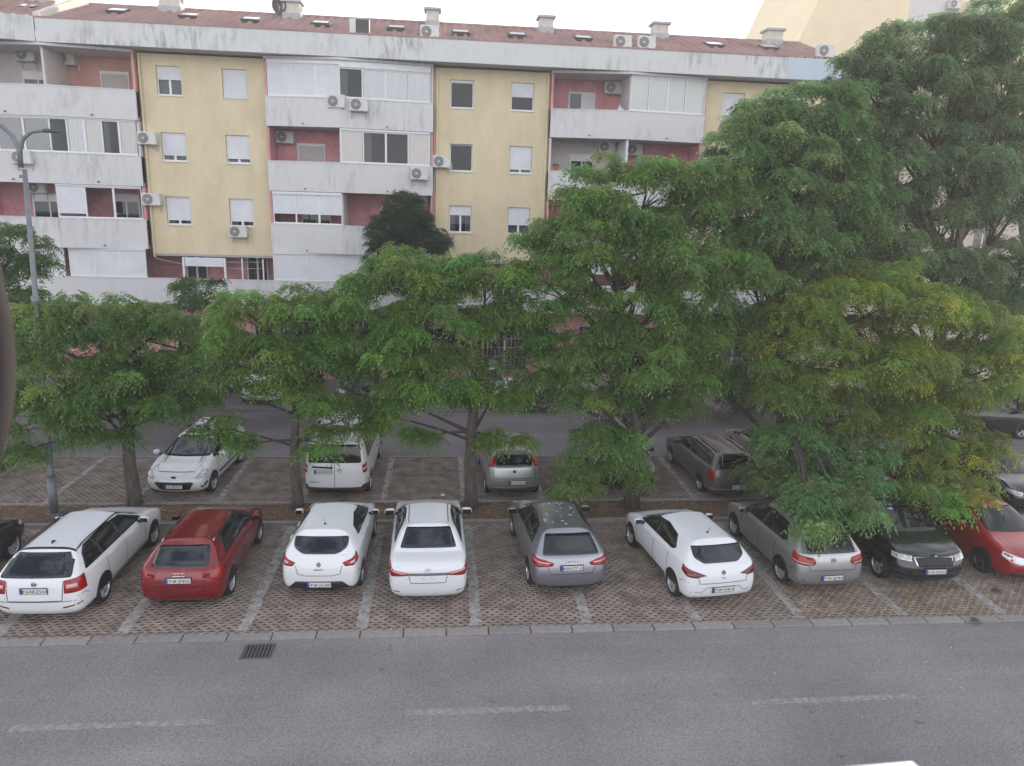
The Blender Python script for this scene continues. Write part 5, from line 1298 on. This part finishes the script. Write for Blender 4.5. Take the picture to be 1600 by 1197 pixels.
# --- white hatchback with shark eye tail lights, turned a little
c = Car('hatchback', spec(4.05, 1.798, 1.44, (.12, .03, .0, .05, .11), FR, (1.02, .90), (1.02, 1.78), .22, .60, rw=.67, tailz=.97), 'white hatchback with dark smoked wedge tail lights, parked askew right of the silver one',
        (6.32, 14.36, 0), HP+R(7.5), white, group=NOSE_IN)
c.patch('rear_window', 'rearf', [(-.42, 1.03), (.42, 1.03), (.62, 1.14), (.60, 1.32), (-.60, 1.32), (-.62, 1.14)], 'glass', r=.06)
c.side_glass([(.92, 1.12), (1.05, 1.05), (2.92, .99), (2.35, 1.29), (1.8, 1.345), (1.2, 1.30)], (1.95,), m='glass_smoked')
c.patch('windscreen', 'frontf', [(-.66, 1.0), (.66, 1.0), (.52, 1.34), (-.52, 1.34)], 'glass')
c.sym('taillight', 'rear', [(.40, .82), (.62, .90), (.98, 1.0), (.98, .86), (.80, .78), (.62, .77)], 'tail_dark', r=.02, off=.008); c.sym('light_strip', 'rear', [(.72, .90), (.95, .965), (.95, .93), (.82, .86), (.6, .84)], 'tail_red', r=.01, off=.012)
c.line('tailgate_seam', 'rear', [(-.60, .80), (-.54, .64), (.54, .64), (.60, .80)], 'rim_dark', .010); c.line('bumper_crease', 'rear', [(-.8, .45), (-.5, .42), (-.4, .54), (.4, .54), (.5, .42), (.8, .45)], 'rim_dark', .009)
c.patch('bumper_insert', 'rear', [(-.72, .225), (.72, .225), (.66, .29), (-.66, .29)], 'plastic_dark'); c.plate('rear', .485, 'TV  90810'); c.badge('rear', .86, 'diamond'); c.antenna(.95, False)
c.lettering('rear', .735, 'CLIO', size=.045); c.wheels((.78, 3.36), .315, spokes=5); c.mirrors(2.68, 1.02); c.handles(((2.0, .93),)); c.line('sill_trim', 'left', [(1.2, .34), (2.95, .34)], 'black', .05); c.line('sill_trim', 'right', [(1.2, .34), (2.95, .34)], 'black', .05)
for x in (1.1, 1.9, 2.95): seams(c, x, .36, 1.0)

# --- silver hatch with double round tail lights
c = Car('hatchback', spec(4.20, 1.786, 1.48, (.12, .03, .0, .04, .09), FR, (1.0, .90), (1.08, 1.85), .16, .52, rw=.68, tailz=.99), 'silver hatchback with bright red rounded tail lights, half under the hanging boughs',
        (9.12, 14.80, 0), HP+R(3.2), silver2, group=NOSE_IN)
c.patch('rear_window', 'rearf', [(-.62, 1.03), (.62, 1.03), (.56, 1.37), (-.56, 1.37)], 'glass', r=.06)
c.side_glass([(.78, 1.10), (.92, 1.04), (3.02, .98), (2.45, 1.33), (1.9, 1.39), (1.1, 1.37)], (1.95,), m='glass_smoked')
c.patch('windscreen', 'frontf', [(-.66, 1.0), (.66, 1.0), (.54, 1.38), (-.54, 1.38)], 'glass')
c.sym('taillight', 'rear', [(.42, .87), (.48, .95), (.98, 1.03), (.98, .82), (.66, .775), (.46, .79)], 'tail_red', r=.05, off=.008); c.sym('reversing_light', 'rear', [(.50, .82), (.95, .86), (.95, .845), (.52, .805)], 'tail_clear', r=.004, off=.012)
c.line('tailgate_seam', 'rear', [(-.58, .80), (-.54, .66), (.54, .66), (.58, .80)], 'rim_dark', .012); c.line('bumper_crease', 'rear', [(-.84, .60), (.84, .60)], silver2, .022, .012)
c.plate('rear', .47, 'PG  EJ784'); c.badge('rear', .885, 'circle'); c.wheels((.80, 3.38), .32, spokes=7); c.mirrors(2.80, 1.03); c.handles(((1.35, .95), (2.2, .92)))
c.sym('reflector', 'rear', [(.60, .40), (.84, .43), (.84, .415), (.60, .385)], 'tail_dark', r=.004); c.patch('bumper_insert', 'rear', [(-.80, .225), (.80, .225), (.76, .26), (-.76, .26)], 'plastic_dark')
for x in (1.15, 1.98, 2.98): seams(c, x, .34, .97)

# --- dark SUV facing the street
c = Car('suv', spec(4.38, 1.90, 1.62, (.14, .05, .0, .03, .06), (.14, .04, .0, .03, .12), (1.08, 1.00), (1.12, 1.78), .14, .42, hz=.90, hoodb=1.09, rw=.70, lowz=(.40, .62)), 'dark grey blue suv with chrome framed grille facing the street',
        (11.72, 19.25, 0), -HP+R(0), dark, group=FACING)
L = 4.38
c.patch('windscreen', 'frontf', [(-.70, 1.12), (.70, 1.12), (.58, 1.50), (-.58, 1.50)], 'glass_smoked', r=.05)
c.side_glass([(.55, 1.14), (3.1, 1.09), (2.6, 1.40), (2.2, 1.48), (.9, 1.46)], (1.2, 2.05)); c.patch('rear_window', 'rearf', [(-.66, 1.12), (.66, 1.12), (.58, 1.46), (-.58, 1.46)], 'glass')
c.patch('grille_frame', 'front', [(-.50, .86), (-.10, .87), (0, .89), (.10, .87), (.50, .86), (.44, .62), (-.44, .62)], 'chrome', r=.03, off=.008)
g = c.patch('grille', 'front', [(-.465, .83), (0, .855), (.465, .83), (.41, .65), (-.41, .65)], 'black', r=.03, off=.014)
for k in range(9): c.line('grille_slat', 'front', [(-.36+.09*k, .66), (-.36+.09*k, .83)], 'plastic_dark', .02, .020, parent=g)
for o in c.sym('headlight', 'front', [(.52, .86), (.98, .90), (.96, .80), (.56, .76)], 'lamp_clear', r=.02, off=.010): pass
c.sym('running_light', 'front', [(.54, .775), (.94, .81), (.94, .795), (.55, .755)], 'lamp_bright', r=.004, off=.016)
c.sym('fog_lamp', 'front', [(.60, .50), (.86, .53), (.84, .46), (.62, .44)], 'plastic_dark', r=.02)
c.line('bumper_strip', 'front', [(-.85, .40), (-.6, .34), (.6, .34), (.85, .40)], 'rim_dark', .03, .012); c.patch('lower_grille', 'front', [(-.55, .50), (.55, .50), (.5, .37), (-.5, .37)], 'plastic_dark')
c.badge('front', .885, 'wing'); c.plate('front', .545, 'PG  LV932'); c.wheels((.92, 3.53), .345, spokes=5, rim='rim'); c.mirrors(2.98, 1.13, 'plastic_dark'); c.rails(.6, 2.3, .60, 'rim_dark', .04)
c.patch('licence_sticker', 'front', [(-.34, 1.44), (-.20, 1.44), (-.20, 1.47), (-.34, 1.47)], 'lamp_clear', off=.009, r=0); c.line('hood_seam', 'front', [(-.62, 1.07), (-.58, .90)], 'black'); c.line('hood_seam', 'front', [(.62, 1.07), (.58, .90)], 'black'); c.handles(((1.6, 1.0), (2.5, .98)))

# --- bright red sedan facing the street
c = Car('sedan', spec(4.77, 1.82, 1.472, HR, (.16, .05, .0, .03, .10), (.98, .90), (1.12, 1.95), .50, 1.15, hz=.76, hoodb=.99, deck=1.03), 'bright red sedan facing the street at the right edge with clear headlight',
        (14.40, 19.62, 0), -HP+R(2), red2, group=FACING)
c.patch('windscreen', 'frontf', [(-.68, 1.03), (.68, 1.03), (.56, 1.39), (-.56, 1.39)], 'glass_smoked', r=.05); c.side_glass([(1.0, 1.08), (3.3, .99), (2.75, 1.33), (2.1, 1.39), (1.5, 1.34)], (2.25,)); c.patch('rear_window', 'rearf', [(-.6, 1.1), (.6, 1.1), (.5, 1.39), (-.5, 1.39)], 'glass')
c.patch('grille', 'front', [(-.40, .74), (.40, .74), (.34, .48), (-.34, .48)], 'chrome', r=.04, off=.008); g = c.patch('grille_mesh', 'front', [(-.36, .71), (.36, .71), (.30, .51), (-.30, .51)], 'black', r=.03, off=.014)
c.sym('headlight', 'front', [(.46, .75), (.94, .84), (.96, .74), (.60, .63), (.48, .64)], 'lamp_bright', r=.03, off=.010); c.patch('lower_grille', 'front', [(-.75, .42), (.75, .42), (.70, .30), (-.70, .30)], 'plastic_dark', r=.03)
c.plate('front', .42, 'PG  AR204'); c.badge('front', .80, 'circle'); c.wheels((1.03, 3.74), .33, spokes=5, rim='rim_dark'); c.mirrors(3.05, 1.05); c.line('hood_seam', 'front', [(-.62, 1.0), (-.50, .78)], 'tail_dark'); c.line('hood_seam', 'front', [(.62, 1.0), (.50, .78)], 'tail_dark')
seams(c, 1.4, .34, .97); seams(c, 2.3, .34, .97); seams(c, 3.35, .34, .97); c.handles(((1.8, .93), (2.7, .91)), 'chrome')

# --- dark car at the left frame edge
c = Car('hatchback', spec(4.3, 1.80, 1.48, HR, FR, (1.0, .92)), 'dark green hatchback cut off by the left edge of the photo, nose in', (-11.28, 13.95, 0), HP+R(-2), dark, group=NOSE_IN)
c.patch('rear_window', 'rearf', [(-.6, 1.05), (.6, 1.05), (.52, 1.36), (-.52, 1.36)], 'glass'); c.side_glass([(.8, 1.08), (3.0, .99), (2.4, 1.32), (1.2, 1.37)], (2.0,)); c.sym('taillight', 'rear', [(.5, .95), (.93, .97), (.93, .8), (.5, .8)], 'tail_red', off=.008)
c.wheels((.85, 3.45), .33, spokes=7); c.mirrors(2.8, 1.03); c.plate('rear', .76, ''); c.sym('headlight', 'front', [(.5, .72), (.95, .80), (.95, .70), (.55, .62)], 'lamp_clear', off=.008)

# --- second row: white hatchback facing us
c = Car('hatchback', spec(4.28, 1.815, 1.50, HR, (.18, .06, .0, .05, .20), (1.0, .92), (1.05, 1.95), hz=.78, hoodb=1.0, rw=.67), 'white hatchback facing the camera in the second row with wide black grille', (-7.52, 25.10, 0), -HP+R(-3), white, group=SECOND)
c.patch('windscreen', 'frontf', [(-.72, 1.03), (.72, 1.03), (.56, 1.42), (-.56, 1.42)], 'glass', r=.06); c.side_glass([(.8, 1.10), (3.15, .98), (2.5, 1.33), (2.0, 1.40), (1.1, 1.37)], (1.95,)); c.patch('rear_window', 'rearf', [(-.6, 1.05), (.6, 1.05), (.52, 1.36), (-.52, 1.36)], 'glass')
g = c.patch('grille', 'front', [(-.54, .53), (-.50, .57), (.50, .57), (.54, .53), (.42, .31), (-.42, .31)], 'black', r=.05, off=.010)
for z in (.36, .42, .50): c.line('grille_slat', 'front', [(-.40, z), (.40, z)], 'plastic_dark', .014, .018, parent=g)
c.sym('headlight', 'front', [(.52, .66), (.72, .80), (.96, .92), (.98, .82), (.82, .70), (.62, .63)], 'lamp_clear', r=.03, off=.010); c.sym('fog_lamp', 'front', [(.66, .44), (.86, .54), (.90, .48), (.72, .36)], 'plastic_dark', r=.02)
c.badge('front', .68, 'shield'); c.plate('front', .44, 'PG  WP331', w=.5); c.wheels((.86, 3.47), .32, spokes=7); c.mirrors(2.92, 1.05); c.line('hood_seam', 'front', [(-.50, .80), (.50, .80)], 'rim_dark', .010); seams(c, 1.2, .34, 1.0); seams(c, 2.1, .34, 1.0); seams(c, 3.1, .34, 1.0)
c.line('side_trim', 'left', [(1.3, .48), (3.0, .48)], 'plastic_dark', .05); c.line('side_trim', 'right', [(1.3, .48), (3.0, .48)], 'plastic_dark', .05); c.handles(((1.5, .95), (2.4, .93)))

# --- white van
sp = spec(4.89, 1.904, 1.97, (.10, .02, .0, .01, .03), (.16, .05, .0, .05, .10), (1.12, 1.10), (.72, 1.30), .05, .16, hz=.95, hoodb=1.22, rw=.83, gb=.955, lowz=(.42, .64), tailz=1.10, roofs=.07, bz=.26, sq=.7)
c = Car('van', sp, 'white van with twin rear doors and black bumper in the second row', (-3.10, 20.68, 0), HP+R(-1), white, group=SECOND, cat='van')
c.patch('rear_window', 'rearf', [(-.77, 1.20), (.77, 1.20), (.72, 1.74), (-.72, 1.74)], 'glass_smoked', r=.06, off=.006); c.patch('windscreen', 'frontf', [(-.78, 1.26), (.78, 1.26), (.70, 1.82), (-.70, 1.82)], 'glass'); c.side_glass([(.6, 1.20), (4.0, 1.16), (3.6, 1.74), (.6, 1.74)], (1.9, 3.0))
c.patch('rear_bumper', 'rear', [(-.98, .275), (.98, .275), (.98, .52), (.76, .52), (.74, .45), (-.74, .45), (-.76, .52), (-.98, .52)], 'plastic_dark', r=.015, off=.012)
c.sym('taillight', 'rear', [(.76, 1.12), (.98, 1.18), (.98, .88), (.77, .88)], 'tail_red', r=.02, off=.008); c.sym('reversing_light', 'rear', [(.78, 1.03), (.94, 1.05), (.94, .96), (.78, .96)], 'tail_clear', r=.01, off=.012)
c.sym('reflector', 'rear', [(.52, .355), (.90, .375), (.90, .345), (.52, .325)], 'tail_red', r=.004, off=.018); c.line('door_seam', 'rear', [(0, .46), (0, 1.20)], 'rim_dark', .012); c.line('door_seam', 'rear', [(0, 1.2), (0, 1.74)], 'black', .03, .010)
c.patch('handle_strip', 'rear', [(.05, 1.03), (.64, 1.05), (.64, 1.10), (.05, 1.09)], 'black', r=.01, off=.008); c.plate('rear', .94, 'PG  SG352', y=.33, w=.5); c.badge('rear', .99, 'circle', y=-.14, size=.08); c.lettering('rear', .60, 'TRANSPORTER', y=.52, size=.055, m='plate_text'); c.lettering('rear', .60, 'TDI', y=-.66, size=.05)
c.wiper([(.10, 1.10), (.06, 1.22), (.09, 1.35)]); c.wiper([(-.16, 1.10), (-.06, 1.22), (-.09, 1.35)]); c.patch('brake_light', 'rear', [(-.08, 1.80), (.08, 1.80), (.08, 1.825), (-.08, 1.825)], 'tail_dark', r=.005); c.wheels((.95, 3.95), .335, spokes=5); c.mirrors(3.9, 1.28, size=(.09, .12, .15)); seams(c, 1.9, .4, 1.15); seams(c, 3.0, .4, 1.15)

# --- silver small hatchback, high lights
c = Car('hatchback', spec(4.03, 1.69, 1.49, (.14, .04, .0, .05, .08), FR, (1.02, .92), (.98, 1.75), .16, .46, rw=.695, tailz=1.0), 'small silver hatchback with tall corner lights in the second row under a leafy branch', (2.22, 20.72, 0), HP+R(2), silver2, group=SECOND)
c.patch('rear_window', 'rearf', [(-.56, 1.04), (.56, 1.04), (.53, 1.36), (-.53, 1.36)], 'glass_smoked', r=.05); c.side_glass([(.75, 1.12), (2.9, .99), (2.3, 1.34), (1.8, 1.40), (1.0, 1.37)], (1.9,)); c.patch('windscreen', 'frontf', [(-.62, 1.0), (.62, 1.0), (.52, 1.38), (-.52, 1.38)], 'glass')
c.sym('taillight', 'rear', [(.60, 1.08), (.64, 1.37), (.76, 1.37), (.92, 1.15), (.88, 1.0), (.64, 1.02)], 'tail_red', r=.03, off=.008); c.line('tailgate_seam', 'rear', [(-.62, 1.0), (-.58, .68), (.58, .68), (.62, 1.0)], 'rim_dark'); c.plate('rear', .56, 'PG  LZ208', y=-.10); c.badge('rear', .90, 'dot', size=.03)
c.patch('bumper_insert', 'rear', [(-.7, .30), (.7, .30), (.7, .40), (-.7, .40)], 'rim_dark', r=.02); c.patch('rear_skirt', 'rear', [(-.8, .225), (.8, .225), (.75, .28), (-.75, .28)], 'plastic_dark'); c.wheels((.72, 3.23), .30, spokes=7); c.mirrors(2.65, 1.05, 'plastic_dark'); seams(c, 1.9, .34, 1.0); seams(c, 2.9, .34, 1.0); c.handles(((2.0, .95),))

# --- dark hatchback behind the hanging clump
c = Car('hatchback', spec(4.2, 1.76, 1.46, HR, FR), 'black hatchback hidden behind the low leaf clump, only its grille and corner show', (5.95, 25.35, 0), -HP, black, group=SECOND)
c.patch('windscreen', 'frontf', [(-.66, 1.02), (.66, 1.02), (.54, 1.38), (-.54, 1.38)], 'glass_smoked'); c.side_glass([(.8, 1.1), (3.0, .98), (2.4, 1.32), (1.1, 1.36)], (1.95,)); g = c.patch('grille', 'front', [(-.45, .66), (.45, .66), (.40, .46), (-.40, .46)], 'black', off=.01)
for z in (.50, .56, .62): c.line('grille_slat', 'front', [(-.40, z), (.40, z)], 'chrome', .016, .018, parent=g)
c.sym('headlight', 'front', [(.5, .72), (.93, .80), (.95, .70), (.55, .62)], 'lamp_clear', off=.01); c.plate('front', .38, ''); c.wheels((.85, 3.4), .31); c.mirrors(2.85, 1.03)

# --- grey brown estate under the branches
c = Car('estate_car', spec(4.56, 1.74, 1.43, HR, FR, (.98, .90), (1.1, 1.9), .12, .50, rw=.70), 'dusty grey brown estate car with roof bars and fallen twigs on it', (9.12, 20.42, 0), HP+R(3), grey, group=SECOND)
c.patch('rear_window', 'rearf', [(-.62, 1.04), (.62, 1.04), (.56, 1.38), (-.56, 1.38)], 'glass_smoked'); c.side_glass([(.45, 1.06), (3.2, .98), (2.6, 1.33), (2.0, 1.38), (.7, 1.37)], (1.15, 2.1)); c.patch('windscreen', 'frontf', [(-.66, 1.02), (.66, 1.02), (.54, 1.38), (-.54, 1.38)], 'glass')
c.sym('taillight', 'rear', [(.70, 1.0), (.93, 1.02), (.93, .66), (.72, .66)], 'tail_red', r=.02, off=.008); c.line('spoiler_edge', 'rear', [(-.58, 1.415), (.58, 1.415)], 'chrome', .03, .012); c.plate('rear', .50, 'PG  CM017', red_mark=False); c.rails(.6, 2.6, .55, 'rim', .05); c.wheels((1.0, 3.62), .315, spokes=9); c.mirrors(3.0, 1.04); c.line('bumper_strip', 'rear', [(-.84, .42), (.84, .42)], 'rim', .02, .012)
seams(c, 1.2, .34, .95); seams(c, 2.15, .34, .95); seams(c, 3.15, .34, .95); c.handles(((1.5, .92), (2.4, .90)))
def simple(name, label, loc, rz, pt, group, H=1.46, L=4.3, W=1.78, text='', front=True):
    c = Car(name, spec(L, W, H, HR, FR, (.98+(H-1.46)*.5, .9+(H-1.46)*.5), hz=.74+(H-1.46)*.6, hoodb=.98+(H-1.46)*.6), label, loc, rz, pt, group=group)
    d = (H-1.46)*.6
    c.patch('windscreen', 'frontf', [(-.66, 1.02+d), (.66, 1.02+d), (.54, H-.09), (-.54, H-.09)], 'glass_smoked'); c.patch('rear_window', 'rearf', [(-.6, 1.06+d), (.6, 1.06+d), (.53, H-.10), (-.53, H-.10)], 'glass_smoked')
    c.side_glass([(.75, 1.08+d), (3.0, .99+d), (2.4, H-.15), (1.1, H-.10)], (1.95,)); c.sym('headlight', 'front', [(.5, .72+d), (.93, .80+d), (.95, .70+d), (.55, .62+d)], 'lamp_clear', off=.01); c.sym('taillight', 'rear', [(.5, .95+d), (.9, .97+d), (.9, .8+d), (.5, .8+d)], 'tail_red', off=.008)
    c.patch('grille', 'front', [(-.42, .64+d), (.42, .64+d), (.38, .44), (-.38, .44)], 'black', off=.01); c.plate('front' if front else 'rear', .42 if front else .76, text); c.wheels((.85, L-.88), .32+(H-1.46)*.15); c.mirrors(L-1.35, 1.03+d); return c
simple('hatchback', 'beige silver car next to the grey brown estate, mostly behind leaves', (11.75, 21.6, 0), HP+R(4), beige, SECOND, front=False)
simple('hatchback', 'black car in the second row showing only a white plate between branches', (14.6, 25.6, 0), -HP, black, SECOND, text='PG  DN560')
simple('hatchback', 'black car at the right edge behind the red sedan', (17.9, 23.4, 0), -HP+R(2), black, SECOND)
simple('hatchback', 'pale car in the second row just entering the left edge', (-14.6, 25.2, 0), -HP, beige, SECOND)
simple('hatchback', 'black car parked by the shops behind the left tree, white plate visible', (-13.4, 35.6-.2, 0), -HP, black, FAR, text='PG  KL118')
simple('hatchback', 'silver white car by the shops seen between the two left crowns', (-10.25, 35.35, 0), -HP+R(-6), silver2, FAR, text='PG  BR442')
simple('suv', 'large white car by the shops behind the second tree', (-7.75, 35.5, 0), -HP, white, FAR, H=1.68, L=4.2, W=1.9)
simple('hatchback', 'dark car by the shops behind the van roof', (-3.6, 35.3, 0), -HP, dark, FAR)
simple('hatchback', 'white car by the shops right of the broad umbrella tree', (2.15, 35.3, 0), -HP, white, FAR, text='')
simple('hatchback', 'silver car by the shops behind the middle crown', (6.4, 35.3, 0), -HP, silver2, FAR)
simple('suv', 'black suv standing side on across the far road at right', (20.15, 27.95, 0), R(-4), black, FAR, H=1.70, L=4.6, W=1.85)

# ------------------------------------------------------------------ thin even volume added to stand in for washed-out lens glare
hz = MB().box(-70, 90, -14, 75, -1.2, 27.5).build('glare_veil', None); tag(hz, kind='stuff')
hm_ = bpy.data.materials.new('glare_veil'); hm_.use_nodes = True; hn = hm_.node_tree; hn.nodes.clear()
ho = hn.nodes.new('ShaderNodeOutputMaterial'); pv = hn.nodes.new('ShaderNodeVolumePrincipled'); pv.inputs['Color'].default_value = (.95, .97, 1, 1); pv.inputs['Density'].default_value = .0016
pv.inputs['Anisotropy'].default_value = .3
hn.links.new(pv.outputs[0], ho.inputs['Volume']); hz.data.materials.append(hm_)
# things right at the photographer's window, out of focus
def near_pt(px, py, D): d = ray(px, py); d = d/d.dot(fw); return Vector((0, 0, CAM_H))+d*D
pts = [near_pt(x, y, .45) for x, y in ((-30, 330), (-22, 430), (-9, 500), (-4, 560), (-5, 620), (-12, 680), (-26, 740))]
pts = [p for p in pts]
ho_ = MB().tube(pts, [.006, .0085, .0095, .0098, .0095, .0085, .006], 14).build('near_dark_edge', 'wood_brown', smooth=True); tag(ho_, 'dark rounded edge of something very close, blurred at the left edge', 'handle')  # unidentified close object, shaped as a bulged dark tube
q0, q1 = near_pt(1312, 1224, .60), near_pt(1436, 1214, .60)
m = MB().tube([q0, q0.lerp(q1, .1)+Vector((0, 0, .008)), q0.lerp(q1, .9)+Vector((0, 0, .008)), q1], .006, 10)
o = m.build('sill_edge', 'shutter', smooth=True); tag(o, 'pale rounded edge of the window sill blurred at the bottom right', 'window sill')
